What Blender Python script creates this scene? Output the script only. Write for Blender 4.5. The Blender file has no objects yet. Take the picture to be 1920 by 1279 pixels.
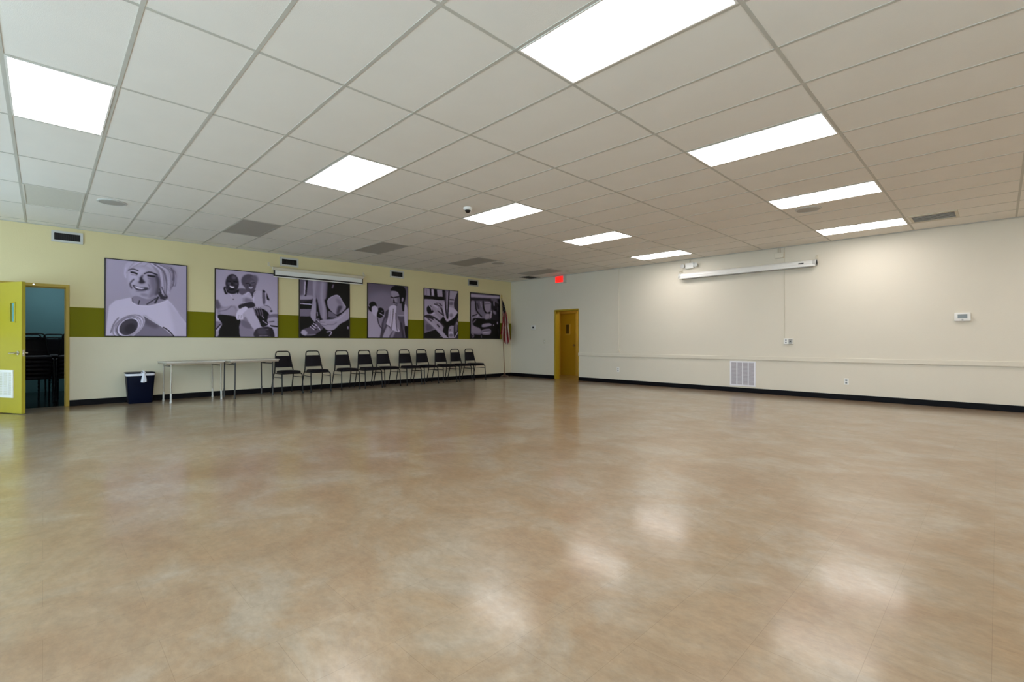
import bpy, bmesh, math, random
import numpy as np
from mathutils import Vector, Matrix

# ------------------------------------------------------------------ camera, world, exposure
SC = bpy.context.scene
COL = SC.collection
CAM_POS = (0.2058, -2.242, 1.0926)
YAW, PITCH, ROLL, FPX = 0.7947, 0.0018, -0.0004, 895.08
cam_data = bpy.data.cameras.new('camera')
cam_data.sensor_width = 36.0
cam_data.lens = FPX * 36.0 / 1920.0
cam_data.clip_start = 0.05
camera = bpy.data.objects.new('camera', cam_data)
COL.objects.link(camera)
camera.location = CAM_POS
camera.rotation_mode = 'QUATERNION'
fw = Vector((math.cos(YAW) * math.cos(PITCH), math.sin(YAW) * math.cos(PITCH), math.sin(PITCH)))
camera.rotation_quaternion = fw.to_track_quat('-Z', 'Y')
SC.camera = camera

world = bpy.data.worlds.new('daylight')
SC.world = world
world.use_nodes = True
bgn = world.node_tree.nodes['Background']
bgn.inputs['Color'].default_value = (0.68, 0.83, 0.97, 1)
bgn.inputs['Strength'].default_value = 7.6

SC.view_settings.view_transform = 'Standard'
SC.view_settings.look = 'None'
SC.view_settings.gamma = 1.0
SC.view_settings.use_curve_mapping = False
SC.view_settings.exposure = 0.0
SC.cycles.use_denoising = True
SC.cycles.max_bounces = 10
SC.cycles.diffuse_bounces = 6
SC.cycles.sample_clamp_indirect = 4.0

PANEL_STRENGTH = 11.0
PANEL_COLOR = (1.0, 0.95, 0.92)

# room sizes (metres)
WX, WY, HZ = 11.004, 8.802, 3.019        # right wall plane, poster wall plane, ceiling height
BX, NY = -2.6, -5.0                      # window wall plane, near wall plane
U, V = 0.6096, 1.2192                    # ceiling tile

# ------------------------------------------------------------------ materials
MATS = {}
def srgb(r, g, b):
    return tuple(((c / 255.0) / 12.92 if c / 255.0 <= 0.04045 else ((c / 255.0 + 0.055) / 1.055) ** 2.4) for c in (r, g, b))

def mat(name, col, rough=0.5, metal=0.0, vary=0.06, scale=8.0, bump=0.0, bscale=60.0, spec=0.5, emit=None, estr=0.0):
    if name in MATS:
        return MATS[name]
    m = bpy.data.materials.new(name)
    m.use_nodes = True
    nt = m.node_tree
    b = nt.nodes['Principled BSDF']
    b.inputs['Roughness'].default_value = rough
    b.inputs['Metallic'].default_value = metal
    b.inputs['Specular IOR Level'].default_value = spec
    tc = nt.nodes.new('ShaderNodeTexCoord')
    if vary > 0:
        n = nt.nodes.new('ShaderNodeTexNoise')
        n.inputs['Scale'].default_value = scale
        n.inputs['Detail'].default_value = 4
        nt.links.new(tc.outputs['Object'], n.inputs['Vector'])
        mx = nt.nodes.new('ShaderNodeMix')
        mx.data_type = 'RGBA'
        mx.inputs['A'].default_value = (*[c * (1 - vary) for c in col], 1)
        mx.inputs['B'].default_value = (*[min(1, c * (1 + vary)) for c in col], 1)
        nt.links.new(n.outputs['Fac'], mx.inputs['Factor'])
        nt.links.new(mx.outputs['Result'], b.inputs['Base Color'])
    else:
        b.inputs['Base Color'].default_value = (*col, 1)
    if bump > 0:
        n2 = nt.nodes.new('ShaderNodeTexNoise')
        n2.inputs['Scale'].default_value = bscale
        n2.inputs['Detail'].default_value = 3
        nt.links.new(tc.outputs['Object'], n2.inputs['Vector'])
        bp = nt.nodes.new('ShaderNodeBump')
        bp.inputs['Strength'].default_value = bump
        bp.inputs['Distance'].default_value = 0.01
        nt.links.new(n2.outputs['Fac'], bp.inputs['Height'])
        nt.links.new(bp.outputs['Normal'], b.inputs['Normal'])
    if emit:
        b.inputs['Emission Color'].default_value = (*emit, 1)
        b.inputs['Emission Strength'].default_value = estr
    MATS[name] = m
    return m

def poster_wall_material():
    """cream paint above, an olive green painted band, off-white paint below"""
    m = mat('poster_wall_paint', (0.7, 0.65, 0.4), 0.6, vary=0.03, scale=1.5, bump=0.12, bscale=90, spec=0.15)
    nt = m.node_tree
    b = nt.nodes['Principled BSDF']
    tc = nt.nodes.new('ShaderNodeTexCoord')
    sp = nt.nodes.new('ShaderNodeSeparateXYZ')
    nt.links.new(tc.outputs['Object'], sp.inputs[0])
    mr = nt.nodes.new('ShaderNodeMath'); mr.operation = 'DIVIDE'; mr.inputs[1].default_value = 3.2
    nt.links.new(sp.outputs['Z'], mr.inputs[0])
    cr = nt.nodes.new('ShaderNodeValToRGB')
    cr.color_ramp.interpolation = 'CONSTANT'
    e = cr.color_ramp.elements
    low, line, green, cream = (0.70, 0.645, 0.50, 1), (0.30, 0.28, 0.22, 1), (0.17, 0.16, 0.0, 1), (0.70, 0.615, 0.36, 1)
    e[0].position = 0.0; e[0].color = low
    e[1].position = 0.7025 / 3.2; e[1].color = line
    for p, c in ((0.7085 / 3.2, low), (1.172 / 3.2, green), (1.680 / 3.2, cream)):
        k = e.new(p); k.color = c
    nt.links.new(mr.outputs[0], cr.inputs[0])
    nz = nt.nodes.new('ShaderNodeTexNoise'); nz.inputs['Scale'].default_value = 1.2
    nt.links.new(tc.outputs['Object'], nz.inputs['Vector'])
    mm = nt.nodes.new('ShaderNodeMapRange')
    mm.inputs['To Min'].default_value = 0.94; mm.inputs['To Max'].default_value = 1.05
    nt.links.new(nz.outputs['Fac'], mm.inputs['Value'])
    mx = nt.nodes.new('ShaderNodeMix'); mx.data_type = 'RGBA'; mx.blend_type = 'MULTIPLY'
    mx.inputs['Factor'].default_value = 1.0
    nt.links.new(cr.outputs['Color'], mx.inputs['A'])
    nt.links.new(mm.outputs['Result'], mx.inputs['B'])
    nt.links.new(mx.outputs['Result'], b.inputs['Base Color'])
    return m

def floor_material():
    m = bpy.data.materials.new('waxed_vinyl_tile')
    m.use_nodes = True
    nt = m.node_tree; L = nt.links.new; N = nt.nodes.new
    b = nt.nodes['Principled BSDF']
    tc = N('ShaderNodeTexCoord')
    def noise(scale, detail=5, stretch=(1, 1, 1), rough=0.6, dist=0.0):
        mp = N('ShaderNodeMapping'); mp.inputs['Scale'].default_value = stretch
        L(tc.outputs['Object'], mp.inputs['Vector'])
        n = N('ShaderNodeTexNoise')
        n.inputs['Scale'].default_value = scale; n.inputs['Detail'].default_value = detail
        n.inputs['Roughness'].default_value = rough; n.inputs['Distortion'].default_value = dist
        L(mp.outputs[0], n.inputs['Vector'])
        return n.outputs['Fac']
    big = noise(1.5, 6, (1.2, 1, 1), 0.66, 0.5)
    cr = N('ShaderNodeValToRGB')
    e = cr.color_ramp.elements
    e[0].position = 0.36; e[0].color = (0.284, 0.184, 0.106, 1)
    e[1].position = 0.64; e[1].color = (0.350, 0.282, 0.210, 1)
    k = e.new(0.5); k.color = (0.314, 0.224, 0.142, 1)
    L(big, cr.inputs[0])
    fine = noise(7.0, 8, (1.5, 0.85, 1), 0.68, 0.3)
    mr = N('ShaderNodeMapRange')
    mr.inputs['From Min'].default_value = 0.3; mr.inputs['From Max'].default_value = 0.72
    mr.inputs['To Min'].default_value = 0.86; mr.inputs['To Max'].default_value = 1.11
    L(fine, mr.inputs['Value'])
    mx = N('ShaderNodeMix'); mx.data_type = 'RGBA'; mx.blend_type = 'MULTIPLY'; mx.inputs['Factor'].default_value = 1
    L(cr.outputs['Color'], mx.inputs['A']); L(mr.outputs['Result'], mx.inputs['B'])
    speck = noise(24.0, 7, (1.4, 0.8, 1), 0.72, 0.2)
    ms = N('ShaderNodeMapRange')
    ms.inputs['From Min'].default_value = 0.30; ms.inputs['From Max'].default_value = 0.62
    ms.inputs['To Min'].default_value = 0.84; ms.inputs['To Max'].default_value = 1.04
    L(speck, ms.inputs['Value'])
    mxs = N('ShaderNodeMix'); mxs.data_type = 'RGBA'; mxs.blend_type = 'MULTIPLY'; mxs.inputs['Factor'].default_value = 1
    L(mx.outputs['Result'], mxs.inputs['A']); L(ms.outputs['Result'], mxs.inputs['B']); mx = mxs
    # tile to tile tone and thin seams
    mp = N('ShaderNodeMapping'); mp.inputs['Location'].default_value = (0.1, 0.09, 0)
    L(tc.outputs['Object'], mp.inputs['Vector'])
    br = N('ShaderNodeTexBrick')
    br.inputs['Scale'].default_value = 1.0
    br.inputs['Brick Width'].default_value = 0.61
    br.inputs['Row Height'].default_value = 0.305
    br.inputs['Mortar Size'].default_value = 0.0011
    br.inputs['Mortar Smooth'].default_value = 0.25
    br.inputs['Color1'].default_value = (0.975, 0.975, 0.98, 1)
    br.inputs['Color2'].default_value = (1.02, 1.015, 1.005, 1)
    br.inputs['Mortar'].default_value = (0.80, 0.78, 0.75, 1)
    L(mp.outputs[0], br.inputs['Vector'])
    mx2 = N('ShaderNodeMix'); mx2.data_type = 'RGBA'; mx2.blend_type = 'MULTIPLY'; mx2.inputs['Factor'].default_value = 1
    L(mx.outputs['Result'], mx2.inputs['A']); L(br.outputs['Color'], mx2.inputs['B'])
    L(mx2.outputs['Result'], b.inputs['Base Color'])
    rn = noise(2.5, 4, (1, 1, 1), 0.6)
    rr = N('ShaderNodeMapRange')
    rr.inputs['To Min'].default_value = 0.26; rr.inputs['To Max'].default_value = 0.38
    L(rn, rr.inputs['Value']); L(rr.outputs['Result'], b.inputs['Roughness'])
    bp = N('ShaderNodeBump'); bp.inputs['Strength'].default_value = 0.06; bp.inputs['Distance'].default_value = 0.003
    L(noise(5.0, 2, (1.6, 1.0, 1), 0.5), bp.inputs['Height'])
    L(bp.outputs['Normal'], b.inputs['Normal'])
    b.inputs['Specular IOR Level'].default_value = 0.25
    b.inputs['Coat Weight'].default_value = 1.0
    b.inputs['Coat IOR'].default_value = 1.16
    b.inputs['Coat Roughness'].default_value = 0.145
    return m

def glass_material():
    m = bpy.data.materials.new('clear_pane'); m.use_nodes = True
    nt = m.node_tree; nt.nodes.remove(nt.nodes['Principled BSDF'])
    o = nt.nodes['Material Output']
    t = nt.nodes.new('ShaderNodeBsdfTransparent'); g = nt.nodes.new('ShaderNodeBsdfGlossy')
    g.inputs['Roughness'].default_value = 0.02
    t.inputs['Color'].default_value = (0.92, 0.97, 0.97, 1)
    x = nt.nodes.new('ShaderNodeMixShader'); x.inputs[0].default_value = 0.08
    nt.links.new(t.outputs[0], x.inputs[1]); nt.links.new(g.outputs[0], x.inputs[2])
    nt.links.new(x.outputs[0], o.inputs['Surface'])
    return m

M_FLOOR = floor_material()
M_POSTERWALL = poster_wall_material()
M_WALL = mat('cream_wall_paint', (0.70, 0.645, 0.54), 0.55, vary=0.03, scale=1.2, bump=0.12, bscale=90)
M_TILE = mat('ceiling_tile', (0.82, 0.80, 0.75), 0.9, vary=0.03, scale=3, bump=0.15, bscale=220, spec=0.2)
M_TEE = mat('ceiling_grid_metal', (0.52, 0.51, 0.46), 0.6, vary=0.04)
M_BLACKBASE = mat('black_rubber_baseboard', (0.003, 0.003, 0.005), 0.55, vary=0.1, spec=0.12)
M_YELLOW = mat('olive_yellow_door_paint', (0.40, 0.335, 0.020), 0.45, vary=0.06, scale=2.0)
M_OCHRE = mat('ochre_frame_paint', (0.40, 0.27, 0.014), 0.42, vary=0.06, scale=2.0)
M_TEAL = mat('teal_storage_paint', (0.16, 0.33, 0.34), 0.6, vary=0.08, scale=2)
M_VEST = mat('ochre_hall_paint', (0.62, 0.42, 0.07), 0.55, vary=0.05)
M_VESTDOOR = mat('golden_door_paint', (0.50, 0.31, 0.015), 0.45, vary=0.05, scale=2.0)
M_WHITE = mat('white_enamel', (0.80, 0.79, 0.76), 0.4, vary=0.03)
M_LGREY = mat('light_grey_metal', (0.55, 0.55, 0.53), 0.4, vary=0.05)
M_GREY = mat('grey_metal', (0.36, 0.35, 0.33), 0.45, vary=0.06)
M_DARK = mat('dark_cavity', (0.010, 0.009, 0.008), 0.7, vary=0.2)
M_BLACK = mat('black_satin', (0.008, 0.008, 0.010), 0.45, vary=0.15)
M_CHROME = mat('brushed_nickel', (0.66, 0.64, 0.60), 0.25, metal=1.0, vary=0.05)
M_VINYL = mat('black_vinyl', (0.005, 0.004, 0.008), 0.5, vary=0.15, scale=12, bump=0.15, bscale=150, spec=0.18)
M_TUBE = mat('black_powdercoat', (0.005, 0.005, 0.006), 0.4, vary=0.1, spec=0.25)
M_TABLETOP = mat('light_grey_laminate', (0.60, 0.58, 0.53), 0.4, vary=0.04)
M_TABLELEG = mat('pale_grey_leg_metal', (0.40, 0.36, 0.30), 0.35, metal=0.4, vary=0.06)
M_TABLEDARK = mat('dark_leg_metal', (0.03, 0.028, 0.027), 0.4, vary=0.1)
M_BIN = mat('dark_blue_bin_plastic', (0.002, 0.004, 0.016), 0.45, vary=0.1, spec=0.10)
M_BAG = mat('white_liner_film', (0.75, 0.76, 0.86), 0.3, vary=0.06, scale=20)
M_OFFPANEL = mat('grey_unlit_diffuser', (0.40, 0.385, 0.35), 0.5, vary=0.05, scale=30)
M_GRILLE = mat('speaker_grille', (0.42, 0.41, 0.38), 0.6, vary=0.1, scale=200)
M_LENS = mat('dark_dome_lens', (0.006, 0.006, 0.007), 0.12, vary=0.1)
M_SCREEN = mat('white_screen_fabric', (0.74, 0.74, 0.72), 0.6, vary=0.03)
M_IVORY = mat('ivory_plastic', (0.62, 0.57, 0.45), 0.45, vary=0.04)
M_LCD = mat('grey_lcd', (0.20, 0.22, 0.22), 0.3, vary=0.05)
M_POLE = mat('varnished_oak_pole', (0.22, 0.11, 0.04), 0.35, vary=0.2, scale=30)
M_GOLD = mat('gilded_metal', (0.60, 0.42, 0.12), 0.3, metal=1.0, vary=0.05)
M_FRED = mat('flag_red', (0.24, 0.004, 0.008), 0.7, vary=0.08)
M_FWHITE = mat('flag_white', (0.70, 0.66, 0.62), 0.7, vary=0.05)
M_FNAVY = mat('flag_navy', (0.006, 0.006, 0.016), 0.7, vary=0.08)
M_EXITRED = mat('lit_exit_red', (0.5, 0.01, 0.01), 0.4, vary=0.0, emit=(1.0, 0.006, 0.004), estr=1.1)
M_EXITLETTER = mat('lit_exit_letter', (0.5, 0.02, 0.02), 0.4, vary=0.0, emit=(1.0, 0.03, 0.02), estr=1.6)
M_PANEL = mat('lit_diffuser', (0.9, 0.9, 0.88), 0.5, vary=0.0, emit=PANEL_COLOR, estr=PANEL_STRENGTH)
M_STORELAMP = mat('cool_lit_diffuser', (0.9, 0.9, 0.9), 0.5, vary=0.0, emit=(0.75, 0.90, 1.0), estr=12.0)
M_HALLLAMP = mat('warm_lit_diffuser', (0.9, 0.9, 0.85), 0.5, vary=0.0, emit=(1.0, 0.82, 0.55), estr=34.0)
M_GLASS = glass_material()
M_TEALGLASS = mat('teal_wired_glass', (0.14, 0.33, 0.33), 0.15, vary=0.05)
M_DARKGLASS = mat('dark_amber_glass', (0.10, 0.065, 0.012), 0.15, vary=0.05)

# ------------------------------------------------------------------ mesh helpers
def new_bm():
    return bmesh.new()

def obj(name, bm, m, parent=None, smooth=False, loc=None):
    me = bpy.data.meshes.new(name)
    bmesh.ops.recalc_face_normals(bm, faces=bm.faces)
    bm.to_mesh(me); bm.free()
    for k in (m if isinstance(m, (list, tuple)) else [m]):
        me.materials.append(k)
    if smooth:
        for p in me.polygons:
            p.use_smooth = True
        me.set_sharp_from_angle(angle=math.radians(38))
    o = bpy.data.objects.new(name, me)
    COL.objects.link(o)
    if parent is not None:
        o.parent = parent
    if loc is not None:
        o.location = loc
    return o

def box(bm, a, b, mi=0, bevel=0.0):
    r = bmesh.ops.create_cube(bm, size=1.0)
    vs = r['verts']
    c = [(a[i] + b[i]) / 2 for i in range(3)]; s = [abs(b[i] - a[i]) for i in range(3)]
    for v in vs:
        v.co = Vector([c[i] + v.co[i] * s[i] for i in range(3)])
    fs = {f for v in vs for f in v.link_faces}
    for f in fs:
        f.material_index = mi
    if bevel > 0:
        es = list({e for v in vs for e in v.link_edges})
        r2 = bmesh.ops.bevel(bm, geom=es, offset=bevel, segments=2, affect='EDGES', profile=0.5)
        for f in r2['faces']:
            f.material_index = mi
    return vs

def tube(bm, pts, r, seg=10, closed=False, mi=0, r_end=None):
    pts = [Vector(p) for p in pts]
    n = len(pts); rings = []
    ref = None
    for i, p in enumerate(pts):
        if closed:
            d = (pts[(i + 1) % n] - pts[i - 1]).normalized()
        else:
            d = (pts[min(i + 1, n - 1)] - pts[max(i - 1, 0)]).normalized()
        if ref is None:
            ref = Vector((0, 0, 1)) if abs(d.z) < 0.9 else Vector((1, 0, 0))
        a = (ref - d * ref.dot(d)).normalized(); ref = a
        b = d.cross(a)
        rr = r if r_end is None else r + (r_end - r) * i / max(1, n - 1)
        rings.append([bm.verts.new(p + (a * math.cos(t) + b * math.sin(t)) * rr) for t in [2 * math.pi * k / seg for k in range(seg)]])
    for i in range(n if closed else n - 1):
        A, B = rings[i], rings[(i + 1) % n]
        for k in range(seg):
            f = bm.faces.new((A[k], A[(k + 1) % seg], B[(k + 1) % seg], B[k])); f.material_index = mi
    if not closed:
        f = bm.faces.new(list(reversed(rings[0]))); f.material_index = mi
        f = bm.faces.new(rings[-1]); f.material_index = mi

def lathe(bm, prof, c=(0, 0, 0), seg=24, axis='Z', mi=0):
    """prof: list of (radius, height)"""
    rings = []
    for r, h in prof:
        ring = []
        for k in range(seg):
            t = 2 * math.pi * k / seg
            x, y = max(r, 1e-4) * math.cos(t), max(r, 1e-4) * math.sin(t)
            p = {'Z': (x, y, h), 'X': (h, x, y), 'Y': (x, h, y)}[axis]
            ring.append(bm.verts.new((c[0] + p[0], c[1] + p[1], c[2] + p[2])))
        rings.append(ring)
    for A, B in zip(rings, rings[1:]):
        for k in range(seg):
            f = bm.faces.new((A[k], A[(k + 1) % seg], B[(k + 1) % seg], B[k])); f.material_index = mi
    for R_ in (rings[0], rings[-1]):
        f = bm.faces.new(R_); f.material_index = mi

def smooth_path(pts, n=6):
    pts = [Vector(p) for p in pts]; out = []
    for i in range(len(pts) - 1):
        p0 = pts[max(i - 1, 0)]; p1 = pts[i]; p2 = pts[i + 1]; p3 = pts[min(i + 2, len(pts) - 1)]
        for k in range(n):
            t = k / n
            out.append(0.5 * ((2 * p1) + (p2 - p0) * t + (2 * p0 - 5 * p1 + 4 * p2 - p3) * t * t + (3 * p1 - p0 - 3 * p2 + p3) * t ** 3))
    out.append(pts[-1])
    return out

def thing(name, label, cat, loc=(0, 0, 0), rotz=0.0, group=None):
    o = bpy.data.objects.new(name, None)
    o.empty_display_size = 0.1
    COL.objects.link(o)
    o.location = loc; o.rotation_euler = (0, 0, rotz)
    return tag(o, label, cat, group)

def tag(o, label, cat, group=None):
    o['label'] = label; o['category'] = cat
    if group:
        o['group'] = group
    return o

def struct(name, bm, m, parent=None, label=None, **k):
    o = obj(name, bm, m, parent, **k)
    if parent is None:
        o['kind'] = 'structure'
        o['label'] = label or name.replace('_', ' ')
        o['category'] = name.split('_')[0]
    return o

def struct_root(name, label):
    o = bpy.data.objects.new(name, None); COL.objects.link(o)
    o['kind'] = 'structure'; o['label'] = label; o['category'] = name.split('_')[0]
    return o

def dup(root, loc, rotz=0.0, label=None, group=None):
    r = root.copy(); COL.objects.link(r)
    r.location = loc; r.rotation_euler = (0, 0, rotz)
    if label: r['label'] = label
    if group: r['group'] = group
    for ch in list(root.children):
        c = ch.copy(); COL.objects.link(c); c.parent = r
        for g in list(ch.children):
            d = g.copy(); COL.objects.link(d); d.parent = c
    return r

# ------------------------------------------------------------------ setting
bm = new_bm(); box(bm, (BX - 0.2, NY - 0.2, -0.1), (WX + 1.7, WY + 0.12, 0))
struct('floor', bm, M_FLOOR, label='glossy mottled tan and grey vinyl tile floor')

# poster wall with the storage door opening
D0, D1, DH = -0.42, 0.485, 2.02
def wall_along_x(bm, x0, x1, y0, y1, z1, hx0, hx1, hz):
    box(bm, (x0, y0, 0), (hx0, y1, z1)); box(bm, (hx1, y0, 0), (x1, y1, z1)); box(bm, (hx0, y0, hz), (hx1, y1, z1))
bm = new_bm(); wall_along_x(bm, BX - 0.2, WX + 0.17, WY, WY + 0.12, HZ + 0.15, D0, D1, DH)
struct('wall_left', bm, M_POSTERWALL, label='cream wall of posters with an olive green painted band')

# right wall with the hall door opening
E0, E1, EH = 6.07, 6.965, 2.035
bm = new_bm()
box(bm, (WX, NY - 0.2, 0), (WX + 0.17, E0, HZ + 0.15)); box(bm, (WX, E1, 0), (WX + 0.17, WY, HZ + 0.15)); box(bm, (WX, E0, EH), (WX + 0.17, E1, HZ + 0.15))
struct('wall_right', bm, M_WALL, label='long plain cream wall with a low rail')
NWIN = [(-2.4, 0.9)]
bm = new_bm()
xs = [BX - 0.2] + [x for w in NWIN for x in w] + [WX]
for i in range(0, len(xs), 2):
    box(bm, (xs[i], NY - 0.2, 0), (xs[i + 1], NY, HZ + 0.15))
for a, b in NWIN:
    box(bm, (a, NY - 0.2, 0), (b, NY, 0.5)); box(bm, (a, NY - 0.2, 2.6), (b, NY, HZ + 0.15))
struct('wall_near', bm, M_WALL, label='cream wall behind the camera')

# window wall
WINS = [(-4.6, -0.6), (0.2, 3.4), (4.4, 8.0)]
WZ0, WZ1 = 0.35, 2.55
def win_z(i):
    return (0.04, 2.72) if i == 0 else (WZ0, WZ1)
bm = new_bm()
ys = [NY] + [y for w in WINS for y in w] + [WY]
for i in range(0, len(ys), 2):
    box(bm, (BX - 0.2, ys[i], 0), (BX, ys[i + 1], HZ + 0.15))
for i, (a, b) in enumerate(WINS):
    w0, w1 = win_z(i)
    box(bm, (BX - 0.2, a, 0), (BX, b, w0)); box(bm, (BX - 0.2, a, w1), (BX, b, HZ + 0.15))
struct('wall_back', bm, M_WALL, label='cream wall of windows at the left end of the hall')
for i, (a, b) in enumerate(WINS):
    w0, w1 = win_z(i)
    bm = new_bm()
    for y in (a, (a + b) / 2 - 0.025, b - 0.05):
        box(bm, (BX - 0.14, y, w0), (BX - 0.06, y + 0.05, w1))
    box(bm, (BX - 0.14, a, w0), (BX - 0.06, b, w0 + 0.05)); box(bm, (BX - 0.14, a, w1 - 0.05), (BX - 0.06, b, w1))
    w = struct_root('window_%d' % (i + 1), 'white framed window in the left end wall')
    obj('window_frame', bm, M_WHITE, w)
    bm = new_bm(); box(bm, (BX - 0.104, a + 0.05, w0 + 0.05), (BX - 0.098, b - 0.05, w1 - 0.05)); obj('pane', bm, M_GLASS, w)

for i, (a, b) in enumerate(NWIN):
    bm = new_bm()
    for x in (a, (a + b) / 2 - 0.025, b - 0.05):
        box(bm, (x, NY - 0.14, 0.5), (x + 0.05, NY - 0.06, 2.6))
    box(bm, (a, NY - 0.14, 0.5), (b, NY - 0.06, 0.55)); box(bm, (a, NY - 0.14, 2.55), (b, NY - 0.06, 2.6))
    w = struct_root('window_%d' % (i + 4), 'white framed window in the wall behind the camera')
    obj('window_frame', bm, M_WHITE, w)
    bm = new_bm(); box(bm, (a + 0.05, NY - 0.104, 0.55), (b - 0.05, NY - 0.098, 2.55)); obj('pane', bm, M_GLASS, w)

# ceiling: tiles with the metal grid
bm = new_bm()
box(bm, (BX - 0.2, NY - 0.2, HZ + 0.012), (WX, WY, HZ + 0.10), 0)
i0, i1 = math.ceil(BX / U), int(WX / U)
for u in range(i0, i1 + 1):
    box(bm, (u * U - 0.012, NY, HZ + 0.0090), (u * U + 0.012, WY, HZ + 0.013), 1)
for v in range(math.ceil(NY / V), int(WY / V) + 1):
    box(bm, (BX, v * V - 0.012, HZ + 0.0094), (WX, v * V + 0.012, HZ + 0.0132), 1)
for a, b in (((BX, WY - 0.022), (WX, WY)), ((WX - 0.022, NY), (WX, WY)), ((BX, NY), (BX + 0.022, WY)), ((BX, NY), (WX, NY + 0.022))):
    box(bm, (a[0], a[1], HZ + 0.0003), (b[0], b[1], HZ + 0.013), 1)
struct('ceiling', bm, [M_TILE, M_TEE], label='suspended ceiling of large pale tiles in a grey metal grid')

# baseboards and rail
bm = new_bm(); box(bm, (0.52, WY - 0.012, 0), (WX, WY, 0.102), bevel=0.003)
struct('baseboard_left', bm, M_BLACKBASE, label='black baseboard under the posters')
bm = new_bm(); box(bm, (WX - 0.012, NY, 0), (WX, E0 - 0.002, 0.102), bevel=0.003); box(bm, (WX - 0.012, E1 + 0.002, 0), (WX, WY - 0.012, 0.102), bevel=0.003)
struct('baseboard_right', bm, M_BLACKBASE, label='black baseboard along the long cream wall')
bm = new_bm(); box(bm, (WX - 0.022, NY, 0.703), (WX, E0, 0.785), bevel=0.006)
struct('trim_1', bm, M_WALL, label='cream chair rail along the right wall')
bm = new_bm(); box(bm, (WX - 0.004, E1 + 0.01, 0.704), (WX, WY, 0.710))
struct('trim_2', bm, M_WALL, label='thin wall joint between hall door and corner')
# vertical raceway on the right wall
bm = new_bm(); box(bm, (WX - 0.014, 4.742, 0.88), (WX, 4.766, HZ), bevel=0.003)
struct('trim_3', bm, M_WALL, label='cream vertical cable raceway beside the hall door')

# ------------------------------------------------------------------ storage door (open into the hall)
d = struct_root('door_1', 'olive yellow storage door standing open, with lever and louvre vent')
bm = new_bm()
for x0, x1, z0, z1 in ((D1 - 0.012, D1 + 0.036, 0, DH + 0.036), (D0 - 0.036, D0 + 0.012, 0, DH + 0.036), (D0 + 0.012, D1 - 0.012, DH - 0.016, DH + 0.036)):
    box(bm, (x0, WY - 0.014, z0), (x1, WY + 0.13, z1), bevel=0.003)
box(bm, (D1 - 0.026, WY + 0.05, 0), (D1 - 0.010, WY + 0.09, DH - 0.01)); box(bm, (D0, WY + 0.05, DH - 0.032), (D1, WY + 0.09, DH - 0.014))
obj('door_frame', bm, M_OCHRE, d)
bm = new_bm(); lathe(bm, [(0.013, 0), (0.013, 0.004), (0.007, 0.008)], (0.09, WY - 0.018, DH + 0.012), 12, 'Y')
obj('frame_bumper', bm, M_CHROME, d)
ang = math.atan2(8.055 - 8.782, 0.012 + 0.40)
LW, LT = 0.835, 0.045
leaf = bpy.data.objects.new('leaf_hinge', None)
bm = new_bm()
# leaf runs along +x from its hinge; y from -LT (hall face) to 0
wz0, wz1, wx0, wx1 = 1.40, 1.68, 0.585, 0.675
box(bm, (0, -LT, 0.012), (wx0, 0, DH - 0.02)); box(bm, (wx1, -LT, 0.012), (LW, 0, DH - 0.02))
box(bm, (wx0, -LT, 0.012), (wx1, 0, wz0)); box(bm, (wx0, -LT, wz1), (wx1, 0, DH - 0.02))
leaf = obj('leaf', bm, M_YELLOW, d)
leaf.location = (-0.40, 8.782, 0); leaf.rotation_euler = (0, 0, ang)
bm = new_bm(); box(bm, (wx0, -LT + 0.015, wz0), (wx1, -0.015, wz1)); obj('glass_lite', bm, M_TEALGLASS, leaf)
bm = new_bm()
for a, b in (((wx0 - 0.018, wz0 - 0.018), (wx0, wz1 + 0.018)), ((wx1, wz0 - 0.018), (wx1 + 0.018, wz1 + 0.018)), ((wx0, wz0 - 0.018), (wx1, wz0)), ((wx0, wz1), (wx1, wz1 + 0.018))):
    box(bm, (a[0], -LT - 0.008, a[1]), (b[0], -LT, b[1]), bevel=0.002)
obj('lite_frame', bm, M_YELLOW, leaf)
bm = new_bm()
hz = 0.925
lathe(bm, [(0.032, -LT - 0.012), (0.032, -LT)], (LW - 0.07, 0, hz), 20, 'Y')
tube(bm, [(LW - 0.07, -LT, hz), (LW - 0.07, -LT - 0.055, hz)], 0.011)
tube(bm, smooth_path([(LW - 0.06, -LT - 0.055, hz), (LW - 0.12, -LT - 0.057, hz), (LW - 0.19, -LT - 0.052, hz - 0.004)]), 0.010)
lathe(bm, [(0.032, 0), (0.032, 0.012)], (LW - 0.07, 0, hz), 20, 'Y')
tube(bm, [(LW - 0.07, 0, hz), (LW - 0.07, 0.055, hz)], 0.011)
tube(bm, smooth_path([(LW - 0.06, 0.055, hz), (LW - 0.12, 0.057, hz), (LW - 0.19, 0.052, hz - 0.004)]), 0.010)
obj('lever_handle', bm, M_CHROME, leaf, smooth=True)
bm = new_bm(); box(bm, (LW - 0.0005, -LT + 0.010, hz - 0.05), (LW + 0.002, -0.010, hz + 0.05)); box(bm, (LW, -LT + 0.016, hz - 0.010), (LW + 0.010, -0.016, hz + 0.010))
obj('latch_plate', bm, M_CHROME, leaf)
bm = new_bm()
gx0, gx1, gz0, gz1 = 0.20, 0.66, 0.245, 0.665
for a, b in (((gx0, gz0), (gx0 + 0.035, gz1)), ((gx1 - 0.035, gz0), (gx1, gz1)), ((gx0 + 0.035, gz0), (gx1 - 0.035, gz0 + 0.035)), ((gx0 + 0.035, gz1 - 0.035), (gx1 - 0.035, gz1))):
    box(bm, (a[0], -LT - 0.012, a[1]), (b[0], -LT, b[1]))
for k in range(22):
    z = gz0 + 0.035 + k * 0.016
    box(bm, (gx0 + 0.03, -LT - 0.010, z), (gx1 - 0.03, -LT - 0.001, z + 0.0115))
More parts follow.
